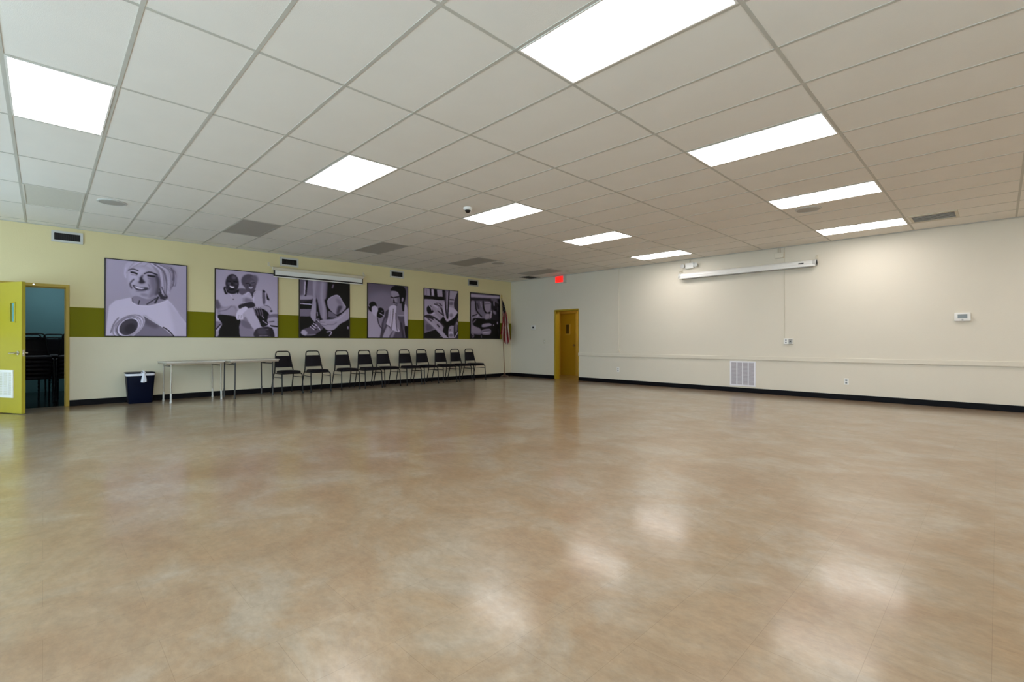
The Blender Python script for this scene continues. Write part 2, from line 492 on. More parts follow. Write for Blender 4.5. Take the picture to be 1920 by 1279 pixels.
for k in (1, 2, 3):
    x = gx0 + (gx1 - gx0) * k / 4
    box(bm, (x - 0.006, -LT - 0.0115, gz0 + 0.02), (x + 0.006, -LT, gz1 - 0.02))
obj('louvre_vent', bm, M_WHITE, leaf)
bm = new_bm()
for z in (0.2, 1.0, 1.8):
    tube(bm, [(-0.004, -LT - 0.004, z), (-0.004, -LT - 0.004, z + 0.1)], 0.008, 8)
obj('hinge', bm, M_CHROME, leaf)

# storage room behind
SX0, SX1, SY0, SY1 = -2.0, 2.4, WY + 0.12, 12.4
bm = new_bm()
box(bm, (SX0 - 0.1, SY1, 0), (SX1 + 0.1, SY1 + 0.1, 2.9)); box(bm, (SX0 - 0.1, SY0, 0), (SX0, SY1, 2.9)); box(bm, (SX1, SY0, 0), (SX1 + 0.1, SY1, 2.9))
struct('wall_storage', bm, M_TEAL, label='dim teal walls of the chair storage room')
bm = new_bm(); box(bm, (SX0 - 0.1, SY0, 2.8), (SX1 + 0.1, SY1, 2.9))
struct('ceiling_storage', bm, M_TILE, label='ceiling of the storage room')
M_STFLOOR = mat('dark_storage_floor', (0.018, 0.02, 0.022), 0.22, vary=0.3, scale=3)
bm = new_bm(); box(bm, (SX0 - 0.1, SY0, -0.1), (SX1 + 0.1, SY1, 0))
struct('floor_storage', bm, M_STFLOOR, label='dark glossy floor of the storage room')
t = thing('ceiling_light', 'cool ceiling light inside the teal storage room', 'ceiling light', (0.3, 11.4, 2.8))
bm = new_bm(); box(bm, (-0.62, -0.17, -0.05), (0.62, 0.17, 0)); obj('housing', bm, M_WHITE, t)
bm = new_bm(); box(bm, (-0.58, -0.14, -0.062), (0.58, 0.14, -0.05)); obj('diffuser', bm, M_STORELAMP, t)

# ------------------------------------------------------------------ hall door on the right wall
d = struct_root('door_2', 'ochre framed doorway in the right wall near the corner')
bm = new_bm()
box(bm, (WX - 0.008, E1 - 0.045, 0), (WX + 0.18, E1 + 0.004, EH), bevel=0.003); box(bm, (WX - 0.008, E0 - 0.004, 0), (WX + 0.18, E0 + 0.014, EH), bevel=0.003)
box(bm, (WX - 0.008, E0 + 0.014, EH - 0.045), (WX + 0.18, E1 - 0.045, EH + 0.004), bevel=0.003)
obj('door_frame', bm, M_OCHRE, d)
VX = 12.5
bm = new_bm()
box(bm, (VX, 4.9, 0), (VX + 0.1, 7.30, 2.55)); box(bm, (VX, 8.03, 0), (VX + 0.1, 8.95, 2.55)); box(bm, (VX, 7.30, 2.04), (VX + 0.1, 8.03, 2.55))
box(bm, (WX + 0.17, 8.8, 0), (VX, 8.95, 2.55)); box(bm, (WX + 0.17, 4.8, 0), (VX + 0.1, 4.9, 2.55))
struct('wall_hall', bm, M_VEST, label='ochre walls of the small hall beyond the doorway')
bm = new_bm(); box(bm, (WX + 0.17, 4.8, 2.45), (VX + 0.1, 8.95, 2.55))
struct('ceiling_hall', bm, M_TILE, label='ceiling of the small hall')
d = struct_root('door_3', 'golden hall door with a small window, seen through the doorway')
bm = new_bm()
box(bm, (VX - 0.03, 7.985, 0), (VX + 0.06, 8.07, 2.075), bevel=0.003); box(bm, (VX - 0.03, 7.26, 0), (VX + 0.06, 7.325, 2.075), bevel=0.003); box(bm, (VX - 0.03, 7.325, 2.02), (VX + 0.06, 7.985, 2.075), bevel=0.003)
obj('door_frame', bm, M_VEST, d)
bm = new_bm()
y0, y1 = 7.325, 7.985
py0, py1, pz0, pz1 = 7.58, 7.76, 1.36, 1.66
box(bm, (VX + 0.01, y0, 0.0), (VX + 0.05, py0, 2.02)); box(bm, (VX + 0.01, py1, 0.0), (VX + 0.05, y1, 2.02)); box(bm, (VX + 0.01, py0, 0.0), (VX + 0.05, py1, pz0)); box(bm, (VX + 0.01, py0, pz1), (VX + 0.05, py1, 2.02))
leaf = obj('leaf', bm, M_VESTDOOR, d)
bm = new_bm(); box(bm, (VX + 0.022, py0, pz0), (VX + 0.035, py1, pz1)); obj('glass_lite', bm, M_DARKGLASS, leaf)
bm = new_bm(); box(bm, (VX + 0.002, py0 - 0.01, pz0 - 0.02), (VX + 0.012, py0 + 0.04, pz1 + 0.02), bevel=0.002); box(bm, (VX + 0.002, py0, pz0 - 0.03), (VX + 0.012, py1 + 0.01, pz0), bevel=0.002); box(bm, (VX + 0.002, py0, pz1), (VX + 0.012, py1 + 0.01, pz1 + 0.02), bevel=0.002)
obj('lite_frame', bm, M_VEST, leaf)
bm = new_bm(); lathe(bm, [(0.03, -0.06), (0.034, -0.04), (0.014, -0.03), (0.014, -0.012), (0.03, -0.01), (0.03, 0)], (VX + 0.01, y0 + 0.07, 0.98), 16, 'X'); obj('door_knob', bm, M_CHROME, leaf, smooth=True)
t = thing('ceiling_light', 'warm ceiling light in the small ochre hall', 'ceiling light', (11.8, 6.4, 2.45))
bm = new_bm(); lathe(bm, [(0.17, 0), (0.17, -0.03)], (0, 0, 0), 24); obj('housing', bm, M_WHITE, t)
bm = new_bm(); lathe(bm, [(0.155, -0.03), (0.14, -0.06), (0.06, -0.08), (0, -0.082)], (0, 0, 0), 24); obj('diffuser', bm, M_HALLLAMP, t, smooth=True)

# ------------------------------------------------------------------ ceiling lights
M_PALEPANEL = mat('pale_unlit_diffuser', (0.66, 0.65, 0.60), 0.5, vary=0.05, scale=30)
def light_fixture(u, v, label, lit=True):
    off = M_PALEPANEL if u == 0 else M_OFFPANEL
    t = thing('ceiling_light', label, 'ceiling light', (u * U + U / 2, v * V + V / 2, HZ + 0.006), 0, 'lit ceiling light panels' if lit else 'unlit ceiling light panels')
    hx, hy = U / 2 - 0.013, V / 2 - 0.013
    w = 0.013 if lit else 0.02
    bm = new_bm()
    box(bm, (-hx, -hy, 0.000), (-hx + w, hy, 0.012)); box(bm, (hx - w, -hy, 0.000), (hx, hy, 0.012))
    box(bm, (-hx + w, -hy, 0.000), (hx - w, -hy + w, 0.012)); box(bm, (-hx + w, hy - w, 0.000), (hx - w, hy, 0.012))
    obj('frame', bm, M_WHITE if lit else off, t)
    bm = new_bm(); box(bm, (-hx + w, -hy + w, 0.004), (hx - w, hy - w, 0.0115)); obj('diffuser', bm, M_PANEL if lit else off, t)
    return t
ordn = ['leftmost', 'second from the left', 'third from the left', 'fourth from the left', 'farthest from the storage door']
for i, u in enumerate((0, 4, 8, 12, 16)):
    light_fixture(u, 2, ['lit ceiling panel of the poster side row, nearest the storage door end',
                         'lit ceiling panel of the poster side row, between storage door and dome camera',
                         'lit ceiling panel beside the white dome camera',
                         'lit ceiling panel of the poster side row, second from the right wall',
                         'lit ceiling panel of the poster side row, nearest the exit sign'][i])
    light_fixture(u, -1, ['lit ceiling panel directly overhead, out of frame',
                          'largest lit ceiling panel cut off by the top edge of the photo',
                          'lit ceiling panel of the near row, between the cut off one and the speaker',
                          'lit ceiling panel beside the round ceiling speaker near the right wall',
                          'lit ceiling panel touching the dark louvred ceiling vent by the right wall'][i])
    if i:
        light_fixture(u, -4, 'lit ceiling panel behind the camera, out of frame')
    light_fixture(u, 5, ['unlit pale grey ceiling panel above the storage door end, left of the round speaker',
                         'unlit grey ceiling panel in front of the poster of the couple',
                         'unlit grey ceiling panel in front of the hanging wall screen',
                         'unlit grey ceiling panel beside a round speaker, toward the far corner',
                         'unlit grey ceiling panel next to the small dark vent in the far corner'][i], lit=False)

# ------------------------------------------------------------------ ceiling fittings
def speaker(x, y, label):
    t = thing('ceiling_speaker', label, 'speaker', (x, y, HZ + 0.012), 0, 'round ceiling speakers')
    bm = new_bm(); lathe(bm, [(0.165, 0), (0.165, -0.008), (0.150, -0.014), (0.145, -0.014), (0.145, 0)], (0, 0, 0), 40); obj('rim', bm, M_LGREY, t, smooth=True)
    bm = new_bm(); lathe(bm, [(0.146, -0.010), (0.08, -0.0145), (0, -0.015)], (0, 0, 0), 40); obj('grille', bm, M_GRILLE, t, smooth=True)
speaker(0.885, 6.365, 'round grey ceiling speaker above the storage door end')
speaker(8.17, 6.36, 'round ceiling speaker beside an unlit panel near the far corner')
speaker(8.17, -0.30, 'round ceiling speaker between two lit panels near the right wall')

t = thing('dome_camera', 'small white dome security camera on the ceiling', 'security camera', (4.577, 3.122, HZ + 0.012))
bm = new_bm(); lathe(bm, [(0.062, 0), (0.064, -0.018), (0.056, -0.034), (0.044, -0.04)], (0, 0, 0), 28); obj('housing', bm, M_WHITE, t, smooth=True)
bm = new_bm(); lathe(bm, [(0.043, -0.038), (0.038, -0.058), (0.022, -0.074), (0, -0.08)], (0, 0, 0), 28); obj('lens_dome', bm, M_LENS, t, smooth=True)

t = thing('ceiling_vent', 'dark louvred ceiling vent beside a lit panel by the right wall', 'vent', (10.02, -1.545, HZ + 0.012))
bm = new_bm()
for a, b in (((-0.28, -0.28), (-0.225, 0.28)), ((0.225, -0.28), (0.28, 0.28)), ((-0.225, -0.28), (0.225, -0.245)), ((-0.225, 0.245), (0.225, 0.28))):
    box(bm, (a[0], a[1], -0.014), (b[0], b[1], 0))
obj('frame', bm, M_IVORY, t)
bm = new_bm(); box(bm, (-0.23, -0.25, -0.003), (0.23, 0.25, 0)); obj('backing', bm, M_DARK, t)
for k in range(5):
    x = -0.18 + k * 0.09
    bm = new_bm(); box(bm, (x - 0.014, -0.247, -0.012), (x + 0.014, 0.247, -0.004)); obj('slat', bm, M_GREY, t)
t = thing('ceiling_vent', 'small dark square ceiling vent in the far corner', 'vent', (10.6, 7.6, HZ + 0.012))
bm = new_bm()
for a, b in (((-0.27, -0.20), (-0.235, 0.20)), ((0.235, -0.20), (0.27, 0.20)), ((-0.235, -0.20), (0.235, -0.17)), ((-0.235, 0.17), (0.235, 0.20))):
    box(bm, (a[0], a[1], -0.013), (b[0], b[1], 0))
obj('frame', bm, M_GREY, t)
bm = new_bm(); box(bm, (-0.24, -0.175, -0.004), (0.24, 0.175, 0)); obj('backing', bm, M_DARK, t)
for k in range(4):
    x = -0.15 + k * 0.10
    bm = new_bm(); box(bm, (x - 0.009, -0.172, -0.011), (x + 0.009, 0.172, -0.005)); obj('slat', bm, M_DARK, t)

# exit sign
t = thing('exit_sign', 'glowing red exit sign above the ochre doorway', 'exit sign', (WX, 6.66, 2.905))
bm = new_bm(); box(bm, (-0.14, -0.155, -0.10), (0, 0.155, 0.10), bevel=0.006); obj('housing', bm, M_LGREY, t)
bm = new_bm(); box(bm, (-0.144, -0.135, -0.088), (-0.139, 0.150, 0.088)); obj('lit_face', bm, M_EXITRED, t)
bm = new_bm()
def bar(y0, z0, y1, z1, w=0.011):
    # letters are read from the hall: +y is the reader's left
    dv = Vector((0, y1 - y0, z1 - z0)); n = Vector((0, -dv.z, dv.y)).normalized() * w / 2
    e = dv.normalized() * w / 2
    q = [Vector((0, y0, z0)) - e + n, Vector((0, y1, z1)) + e + n, Vector((0, y1, z1)) + e - n, Vector((0, y0, z0)) - e - n]
    A = [bm.verts.new(p + Vector((-0.1485, 0, 0))) for p in q]; B = [bm.verts.new(p + Vector((-0.143, 0, 0))) for p in q]
    bm.faces.new(A); bm.faces.new(list(reversed(B)))
    for k in range(4):
        bm.faces.new((A[k], B[k], B[(k + 1) % 4], A[(k + 1) % 4]))
h = 0.055
c = 0.105
bar(c + 0.018, -h, c + 0.018, h); [bar(c + 0.018, z, c - 0.018, z) for z in (-h, 0, h)]
c = 0.043
bar(c + 0.02, h, c - 0.02, -h); bar(c - 0.02, h, c + 0.02, -h)
c = -0.012
bar(c, -h, c, h)
c = -0.070
bar(c, -h, c, h); bar(c + 0.022, h, c - 0.022, h)
obj('letters', bm, M_EXITLETTER, t)

# ------------------------------------------------------------------ vents on the poster wall
def wall_vent(x0, x1, label, z0=2.768, z1=2.956, fr=0.035, fm=None):
    t = thing('wall_vent', label, 'vent', ((x0 + x1) / 2, WY, (z0 + z1) / 2), 0, 'dark air vents high on the poster wall')
    hx, hz = (x1 - x0) / 2, (z1 - z0) / 2
    bm = new_bm()
    for a, b in (((-hx, -hz), (-hx + fr, hz)), ((hx - fr, -hz), (hx, hz)), ((-hx + fr, -hz), (hx - fr, -hz + fr)), ((-hx + fr, hz - fr), (hx - fr, hz))):
        box(bm, (a[0], -0.022, a[1]), (b[0], 0, b[1]))
    obj('frame', bm, fm or M_LGREY, t)
    bm = new_bm(); box(bm, (-hx + fr, -0.004, -hz + fr), (hx - fr, 0, hz - fr)); obj('backing', bm, M_DARK, t)
    bm = new_bm()
    n = 12
    for k in range(n):
        x = -hx + fr + (2 * hx - 2 * fr) * (k + 0.5) / n
        box(bm, (x - 0.0025, -0.016, -hz + fr), (x + 0.0025, -0.004, hz - fr))
    obj('fins', bm, M_BLACK, t)
wall_vent(0.296, 0.690, 'dark air vent above the storage door')
wall_vent(3.910, 4.298, 'dark air vent just above the hanging wall screen')
wall_vent(6.612, 7.016, 'dark air vent above the poster of the man with dumbbell')
wall_vent(9.204, 9.598, 'dark air vent above the poster nearest the flag', fm=M_GREY)

# ------------------------------------------------------------------ posters: printed pictures painted as tone shapes
def homography(src, dst):
    A = []; b = []
    for (x, y), (u, v) in zip(src, dst):
        A.append([x, y, 1, 0, 0, 0, -u * x, -u * y]); b.append(u)
        A.append([0, 0, 0, x, y, 1, -v * x, -v * y]); b.append(v)
    return np.append(np.linalg.solve(np.array(A, float), np.array(b, float)), 1).reshape(3, 3)

def spline(pts, n=6):
    P = np.array(pts, float); m = len(P); out = []
    for i in range(m):
        p0, p1, p2, p3 = P[i - 1], P[i], P[(i + 1) % m], P[(i + 2) % m]
        for k in range(n):
            t = k / n
            out.append(0.5 * (2 * p1 + (p2 - p0) * t + (2 * p0 - 5 * p1 + 4 * p2 - p3) * t * t + (3 * p1 - p0 - 3 * p2 + p3) * t ** 3))
    return np.array(out)

def blur(a, k):
    if k < 1: return a
    for ax in (0, 1):
        for _ in range(2):
            p = np.pad(a, [(k, k) if i == ax else (0, 0) for i in (0, 1)], mode='edge')
            c = np.cumsum(p, axis=ax)
            c = np.insert(c, 0, 0, axis=ax)
            n = a.shape[ax]
            hi = np.take(c, range(2 * k + 1, 2 * k + 1 + n), axis=ax); lo = np.take(c, range(0, n), axis=ax)
            a = (hi - lo) / (2 * k + 1)
    return a

class Art:
    def __init__(s, w, h, corners, bg):
        s.w, s.h = w * 2, h * 2
        Hm = homography([(0, 0), (1, 0), (1, 1), (0, 1)], corners)
        u, v = np.meshgrid((np.arange(s.w) + 0.5) / s.w, (np.arange(s.h) + 0.5) / s.h)
        d = Hm[2, 0] * u + Hm[2, 1] * v + Hm[2, 2]
        s.X = (Hm[0, 0] * u + Hm[0, 1] * v + Hm[0, 2]) / d; s.Y = (Hm[1, 0] * u + Hm[1, 1] * v + Hm[1, 2]) / d
        s.unit = (corners[1][0] - corners[0][0]) / s.w
        a, b = bg
        s.I = a + (b - a) * v
    def mask(s, P):
        x0, y0 = P.min(0); x1, y1 = P.max(0)
        ins = np.zeros(s.X.shape, bool)
        sel = (s.X >= x0) & (s.X <= x1) & (s.Y >= y0) & (s.Y <= y1)
        if not sel.any(): return ins.astype(float)
        X = s.X[sel]; Y = s.Y[sel]; r = np.zeros(X.shape, bool)
        Q = np.roll(P, -1, 0)
        for (ax, ay), (bx, by) in zip(P, Q):
            if ay == by: continue
            c = ((ay > Y) != (by > Y)) & (X < (bx - ax) * (Y - ay) / (by - ay) + ax)
            r ^= c
        ins[sel] = r
        return ins.astype(float)
    def put(s, m, tone, soft, a=1.0):
        m = blur(m, int(round(soft / s.unit))) * a
        s.I = s.I * (1 - m) + tone * m
    def p(s, tone, pts, soft=4, sm=True, a=1.0):
        s.put(s.mask(spline(pts) if sm else np.array(pts, float)), tone, soft, a)
    def e(s, tone, cx, cy, rx, ry, ang=0, soft=4, a=1.0):
        t = math.radians(ang); dx, dy = s.X - cx, s.Y - cy
        q = ((dx * math.cos(t) + dy * math.sin(t)) / rx) ** 2 + ((-dx * math.sin(t) + dy * math.cos(t)) / ry) ** 2
        s.put((q < 1).astype(float), tone, soft, a)
    def s_(s, tone, w, pts, soft=3, a=1.0):
        P = [Vector((x, y, 0)) for x, y in pts]
        P = smooth_path(P, 5) if len(P) > 2 else P
        m = np.zeros(s.X.shape, bool)
        for A, B in zip(P, P[1:]):
            dx, dy = B.x - A.x, B.y - A.y; L2 = dx * dx + dy * dy + 1e-9
            k = np.clip(((s.X - A.x) * dx + (s.Y - A.y) * dy) / L2, 0, 1)
            m |= (s.X - A.x - k * dx) ** 2 + (s.Y - A.y - k * dy) ** 2 < (w / 2) ** 2
        s.put(m.astype(float), tone, soft, a)
    def out(s):
        return s.I.reshape(s.h // 2, 2, s.w // 2, 2).mean((1, 3))

def art_woman():
    A = Art(170, 192, [(52, 42), (1276, 148), (1280, 1216), (60, 1212)], (158, 150))
    A.p(172, [(330, 240), (360, 120), (480, 80), (700, 85), (900, 105), (1050, 140), (1125, 230), (1135, 320), (1100, 400), (1040, 480), (1010, 560), (985, 640), (900, 650), (840, 600), (860, 420), (820, 300), (700, 200), (560, 150), (440, 190), (390, 260), (350, 330)], 8)
    A.p(140, [(760, 130), (900, 105), (1050, 140), (1125, 230), (1135, 320), (1100, 400), (1040, 480), (1010, 560), (985, 640), (900, 650), (860, 600), (870, 420), (840, 300)], 16)
    A.p(160, [(400, 220), (480, 165), (620, 140), (760, 200), (850, 300), (870, 400), (850, 520), (790, 600), (700, 660), (600, 680), (500, 640), (430, 560), (405, 470), (385, 350)], 6)
    A.p(178, [(420, 230), (560, 180), (680, 220), (600, 280), (540, 330), (500, 420), (430, 440), (400, 340)], 24)
    A.p(112, [(730, 300), (860, 330), (862, 520), (780, 610), (700, 640), (745, 520), (720, 420)], 26)
    A.p(70, [(800, 280), (872, 350), (868, 540), (800, 600), (830, 450)], 14)
    rg = random.Random(7)
    for k in range(30):
        f = (k * 0.618) % 1.0
        j = lambda q: rg.uniform(-q, q)
        tn = rg.choice((88, 108, 124, 150, 176, 190, 200)); w = rg.uniform(7, 14)
        A.s_(tn, w, [(720 + 230 * f + j(14), 112 + 38 * f + j(8)), (835 + 255 * f + j(10), 205 + 15 * f), (885 + 240 * f + j(8), 340 + j(20)), (905 + 205 * f + j(12), 470 - 20 * f), (915 + 150 * f + j(12), 610 - 170 * f * f + j(20))], 5, 0.7)
    for pts, w, tn in (([(905, 470), (940, 560), (985, 620)], 16, 80), ([(870, 500), (900, 580), (940, 630)], 20, 60), ([(1040, 180), (1085, 260), (1070, 360)], 20, 92),
                       ([(480, 105), (420, 170), (370, 260)], 14, 150), ([(600, 100), (520, 140), (440, 190)], 14, 148), ([(700, 100), (640, 150), (600, 150)], 12, 150), ([(360, 180), (345, 260), (360, 330)], 12, 188), ([(560, 95), (500, 130)], 10, 192)):
        A.s_(tn, w, pts, 5)
    A.s_(60, 16, [(400, 215), (470, 198), (545, 225)], 5); A.s_(45, 20, [(640, 268), (720, 245), (835, 285)], 5)
    A.s_(30, 26, [(440, 248), (490, 256), (528, 272)], 4); A.s_(35, 28, [(695, 296), (760, 306), (792, 310)], 4)
    A.s_(110, 10, [(690, 330), (750, 345), (800, 335)], 4); A.s_(110, 9, [(440, 285), (490, 290), (530, 300)], 4)
    A.p(48, [(625, 280), (560, 345), (550, 400), (600, 418), (655, 400), (610, 340)], 10)
    A.e(175, 545, 360, 22, 30, 0, 10)
    A.s_(55, 18, [(480, 355), (425, 420), (448, 490)], 6); A.s_(80, 10, [(700, 430), (720, 480), (690, 520)], 8)
    A.p(60, [(465, 438), (560, 470), (695, 480), (665, 522), (560, 527), (500, 497)], 4)
    A.p(215, [(490, 456), (570, 478), (640, 486), (600, 503), (530, 492)], 3)
    A.s_(120, 14, [(520, 530), (580, 540), (650, 528)], 6); A.e(135, 640, 590, 60, 24, 10, 12)
    A.p(50, [(845, 560), (880, 540), (930, 590), (985, 600), (985, 645), (890, 640)], 8); A.s_(150, 9, [(900, 560), (935, 600), (965, 605)], 4)
    A.p(128, [(450, 640), (520, 605), (700, 655), (820, 605), (900, 645), (965, 660), (850, 712), (700, 742), (560, 742), (470, 702)], 5)
    A.s_(38, 16, [(568, 680), (552, 735)], 4); A.s_(40, 26, [(850, 625), (805, 710)], 4); A.s_(55, 18, [(820, 640), (680, 732)], 5); A.s_(70, 16, [(455, 645), (470, 705)], 4); A.s_(45, 14, [(880, 640), (960, 660)], 4)
    A.p(188, [(60, 1230), (80, 1020), (112, 760), (200, 680), (430, 630), (450, 700), (550, 748), (720, 755), (860, 718), (1000, 665), (1090, 760), (1180, 900), (1280, 1010), (1300, 1230)], 4, sm=False)
    A.p(176, [(1000, 700), (1100, 800), (1240, 960), (1290, 1215), (1120, 1215), (1080, 1050)], 26)
    A.s_(198, 12, [(445, 640), (460, 705), (550, 750), (720, 757), (860, 722), (990, 672)], 3)
    A.s_(150, 16, [(1170, 860), (1230, 940), (1275, 1000)], 8)
    A.p(112, [(640, 905), (720, 960), (920, 1080), (1095, 1225), (480, 1225), (560, 1100)], 4, sm=False)
    A.p(86, [(640, 905), (700, 950), (860, 1060), (800, 1090), (640, 1020)], 20)
    A.s_(205, 8, [(640, 905), (720, 958), (920, 1080), (1095, 1222)], 3)
    A.e(182, 398, 1066, 275, 160, -28, 4)
    A.s_(105, 18, [(255, 940), (185, 1030), (140, 1160)], 5)
    for k, (r1, r2) in enumerate(((255, 150), (215, 140))):
        A.e(120, 400, 1066, r1, r2, -28, 3); A.e(196, 402, 1070, r1 - 14, r2 - 10, -28, 3)
    A.e(70, 396, 1075, 190, 128, -33, 3); A.e(208, 404, 1076, 178, 124, -33, 3)
    A.e(62, 408, 1076, 152, 112, -33, 4); A.e(45, 430, 1100, 90, 70, -33, 18)
    A.s_(25, 16, [(930, 1080), (1010, 1130), (1095, 1222)], 3)
    return A.out()

def art_couple():
    A = Art(130, 180, [(66, 84), (1113, 166), (1113, 1212), (66, 1212)], (156, 176))
    A.p(168, [(75, 445), (200, 405), (260, 490), (350, 545), (440, 470), (430, 425), (560, 415), (600, 470), (500, 560), (430, 700), (410, 875), (130, 865), (110, 780), (70, 745)], 5, sm=False)
    A.p(88, [(425, 415), (560, 410), (615, 460), (560, 525), (470, 490)], 8)
    A.p(126, [(70, 600), (200, 720), (400, 700), (405, 870), (130, 860), (90, 760)], 16); A.p(90, [(75, 620), (110, 600), (150, 720), (80, 740)], 10)
    A.p(150, [(150, 760), (260, 720), (380, 720), (400, 850), (180, 850)], 12); A.s_(110, 14, [(130, 790), (260, 760), (330, 700)], 6); A.s_(190, 16, [(300, 490), (345, 545)], 4)
    A.p(12, [(105, 890), (150, 845), (420, 880), (490, 960), (465, 1060), (500, 1225), (120, 1225), (130, 1100), (175, 1000)], 4)
    A.p(35, [(245, 430), (440, 440), (400, 492), (300, 492)], 5)
    A.e(48, 347, 320, 113, 152, 0, 4); A.e(85, 375, 225, 38, 32, 20, 12); A.e(78, 300, 330, 26, 22, 0, 8); A.e(70, 415, 330, 24, 20, 0, 8)
    A.s_(20, 16, [(270, 285), (320, 290)], 4); A.s_(20, 16, [(370, 290), (425, 300)], 4); A.e(28, 345, 330, 18, 24, 0, 5)
    A.p(215, [(303, 362), (340, 372), (382, 378), (362, 402), (320, 392)], 3); A.s_(105, 10, [(440, 240), (455, 300)], 5); A.e(22, 335, 425, 50, 14, 0, 6)
    A.p(22, [(200, 405), (238, 380), (272, 485), (232, 502)], 3); A.s_(170, 8, [(232, 400), (262, 490)], 2); A.p(25, [(425, 445), (460, 425), (440, 505)], 4); A.e(70, 365, 590, 10, 10)
    A.p(120, [(70, 960), (170, 985), (95, 1050), (70, 1080)], 5); A.s_(200, 12, [(75, 880), (120, 930)], 6); A.e(150, 95, 1160, 30, 50, 0, 5); A.s_(12, 18, [(80, 1085), (150, 1010)], 3)
    A.p(172, [(500, 525), (620, 455), (680, 545), (740, 440), (860, 445), (905, 420), (945, 600), (1000, 700), (990, 785), (880, 770), (700, 730), (520, 650)], 5, sm=False)
    A.p(60, [(640, 435), (745, 435), (720, 500), (690, 560), (640, 490)], 5); A.s_(200, 12, [(570, 515), (625, 465), (675, 545)], 4); A.s_(200, 14, [(745, 445), (710, 500), (705, 620)], 4)
    A.e(72, 630, 285, 132, 118, 15, 7); A.e(95, 720, 250, 60, 70, 0, 16); A.e(78, 650, 350, 96, 118, 0, 6); A.e(100, 690, 300, 44, 34, 0, 14)
    A.s_(30, 14, [(575, 320), (620, 318)], 4); A.s_(30, 14, [(670, 312), (720, 305)], 4); A.e(45, 645, 345, 14, 20, 0, 5); A.p(212, [(625, 380), (660, 390), (692, 376), (670, 407), (640, 402)], 3); A.s_(60, 10, [(600, 350), (610, 400)], 5)
    A.p(95, [(850, 440), (892, 450), (905, 640), (862, 650)], 5); A.p(22, [(925, 475), (945, 530), (975, 595), (930, 580)], 4); A.p(30, [(860, 450), (885, 430), (905, 460), (880, 470)], 3); A.s_(110, 8, [(530, 560), (530, 640)], 4); A.p(120, [(560, 560), (660, 580), (690, 640), (560, 640)], 18)
    A.p(42, [(455, 690), (560, 650), (690, 635), (730, 700), (610, 740), (475, 745)], 4); A.p(158, [(835, 700), (960, 685), (1010, 790), (900, 815), (850, 760)], 5); A.s_(80, 8, [(880, 680), (960, 700), (1000, 740)], 4)
    A.p(128, [(475, 1000), (560, 880), (620, 960), (700, 1060), (720, 1225), (495, 1225)], 6); A.p(105, [(500, 940), (600, 960), (700, 1060), (600, 1070), (510, 1020)], 14)
    A.p(176, [(540, 790), (690, 740), (835, 1000), (800, 1035), (690, 1062), (610, 900)], 4)
    A.p(200, [(408, 885), (440, 780), (560, 708), (605, 740), (540, 810), (520, 850), (532, 920), (490, 915), (440, 932)], 4); A.s_(120, 8, [(460, 850), (450, 910)], 3); A.s_(120, 8, [(500, 850), (495, 900)], 3)
    A.p(22, [(720, 770), (850, 740), (965, 830), (965, 985), (850, 1045), (800, 945)], 5)
    for x in (735, 775, 815, 850):
        A.s_(95, 18, [(x - 30, 720), (x, 800), (x + 10, 850)], 4)
    A.s_(170, 12, [(850, 860), (880, 900)], 4); A.s_(190, 12, [(860, 940), (930, 990)], 4)
    A.p(50, [(740, 1090), (860, 1050), (975, 1050), (990, 1205), (725, 1210)], 5); A.s_(110, 10, [(790, 1100), (950, 1085)], 5); A.s_(130, 10, [(800, 1195), (950, 1190)], 4); A.p(70, [(780, 1090), (880, 1070), (930, 1160), (800, 1170)], 14)
    A.p(105, [(960, 845), (1110, 830), (1110, 900), (960, 905)], 8); A.p(158, [(950, 900), (1110, 890), (1110, 1010), (960, 990)], 6); A.s_(18, 26, [(985, 1025), (1110, 1040)], 4); A.p(165, [(1025, 1080), (1110, 1060), (1110, 1215), (1065, 1195)], 4); A.s_(200, 12, [(950, 990), (1000, 1050)], 4); A.s_(60, 14, [(970, 960), (1050, 950)], 5); A.p(35, [(975, 1060), (1030, 1080), (1060, 1210), (990, 1210)], 5)
    A.e(45, 1005, 778, 20, 18, 0, 4)
    return A.out()

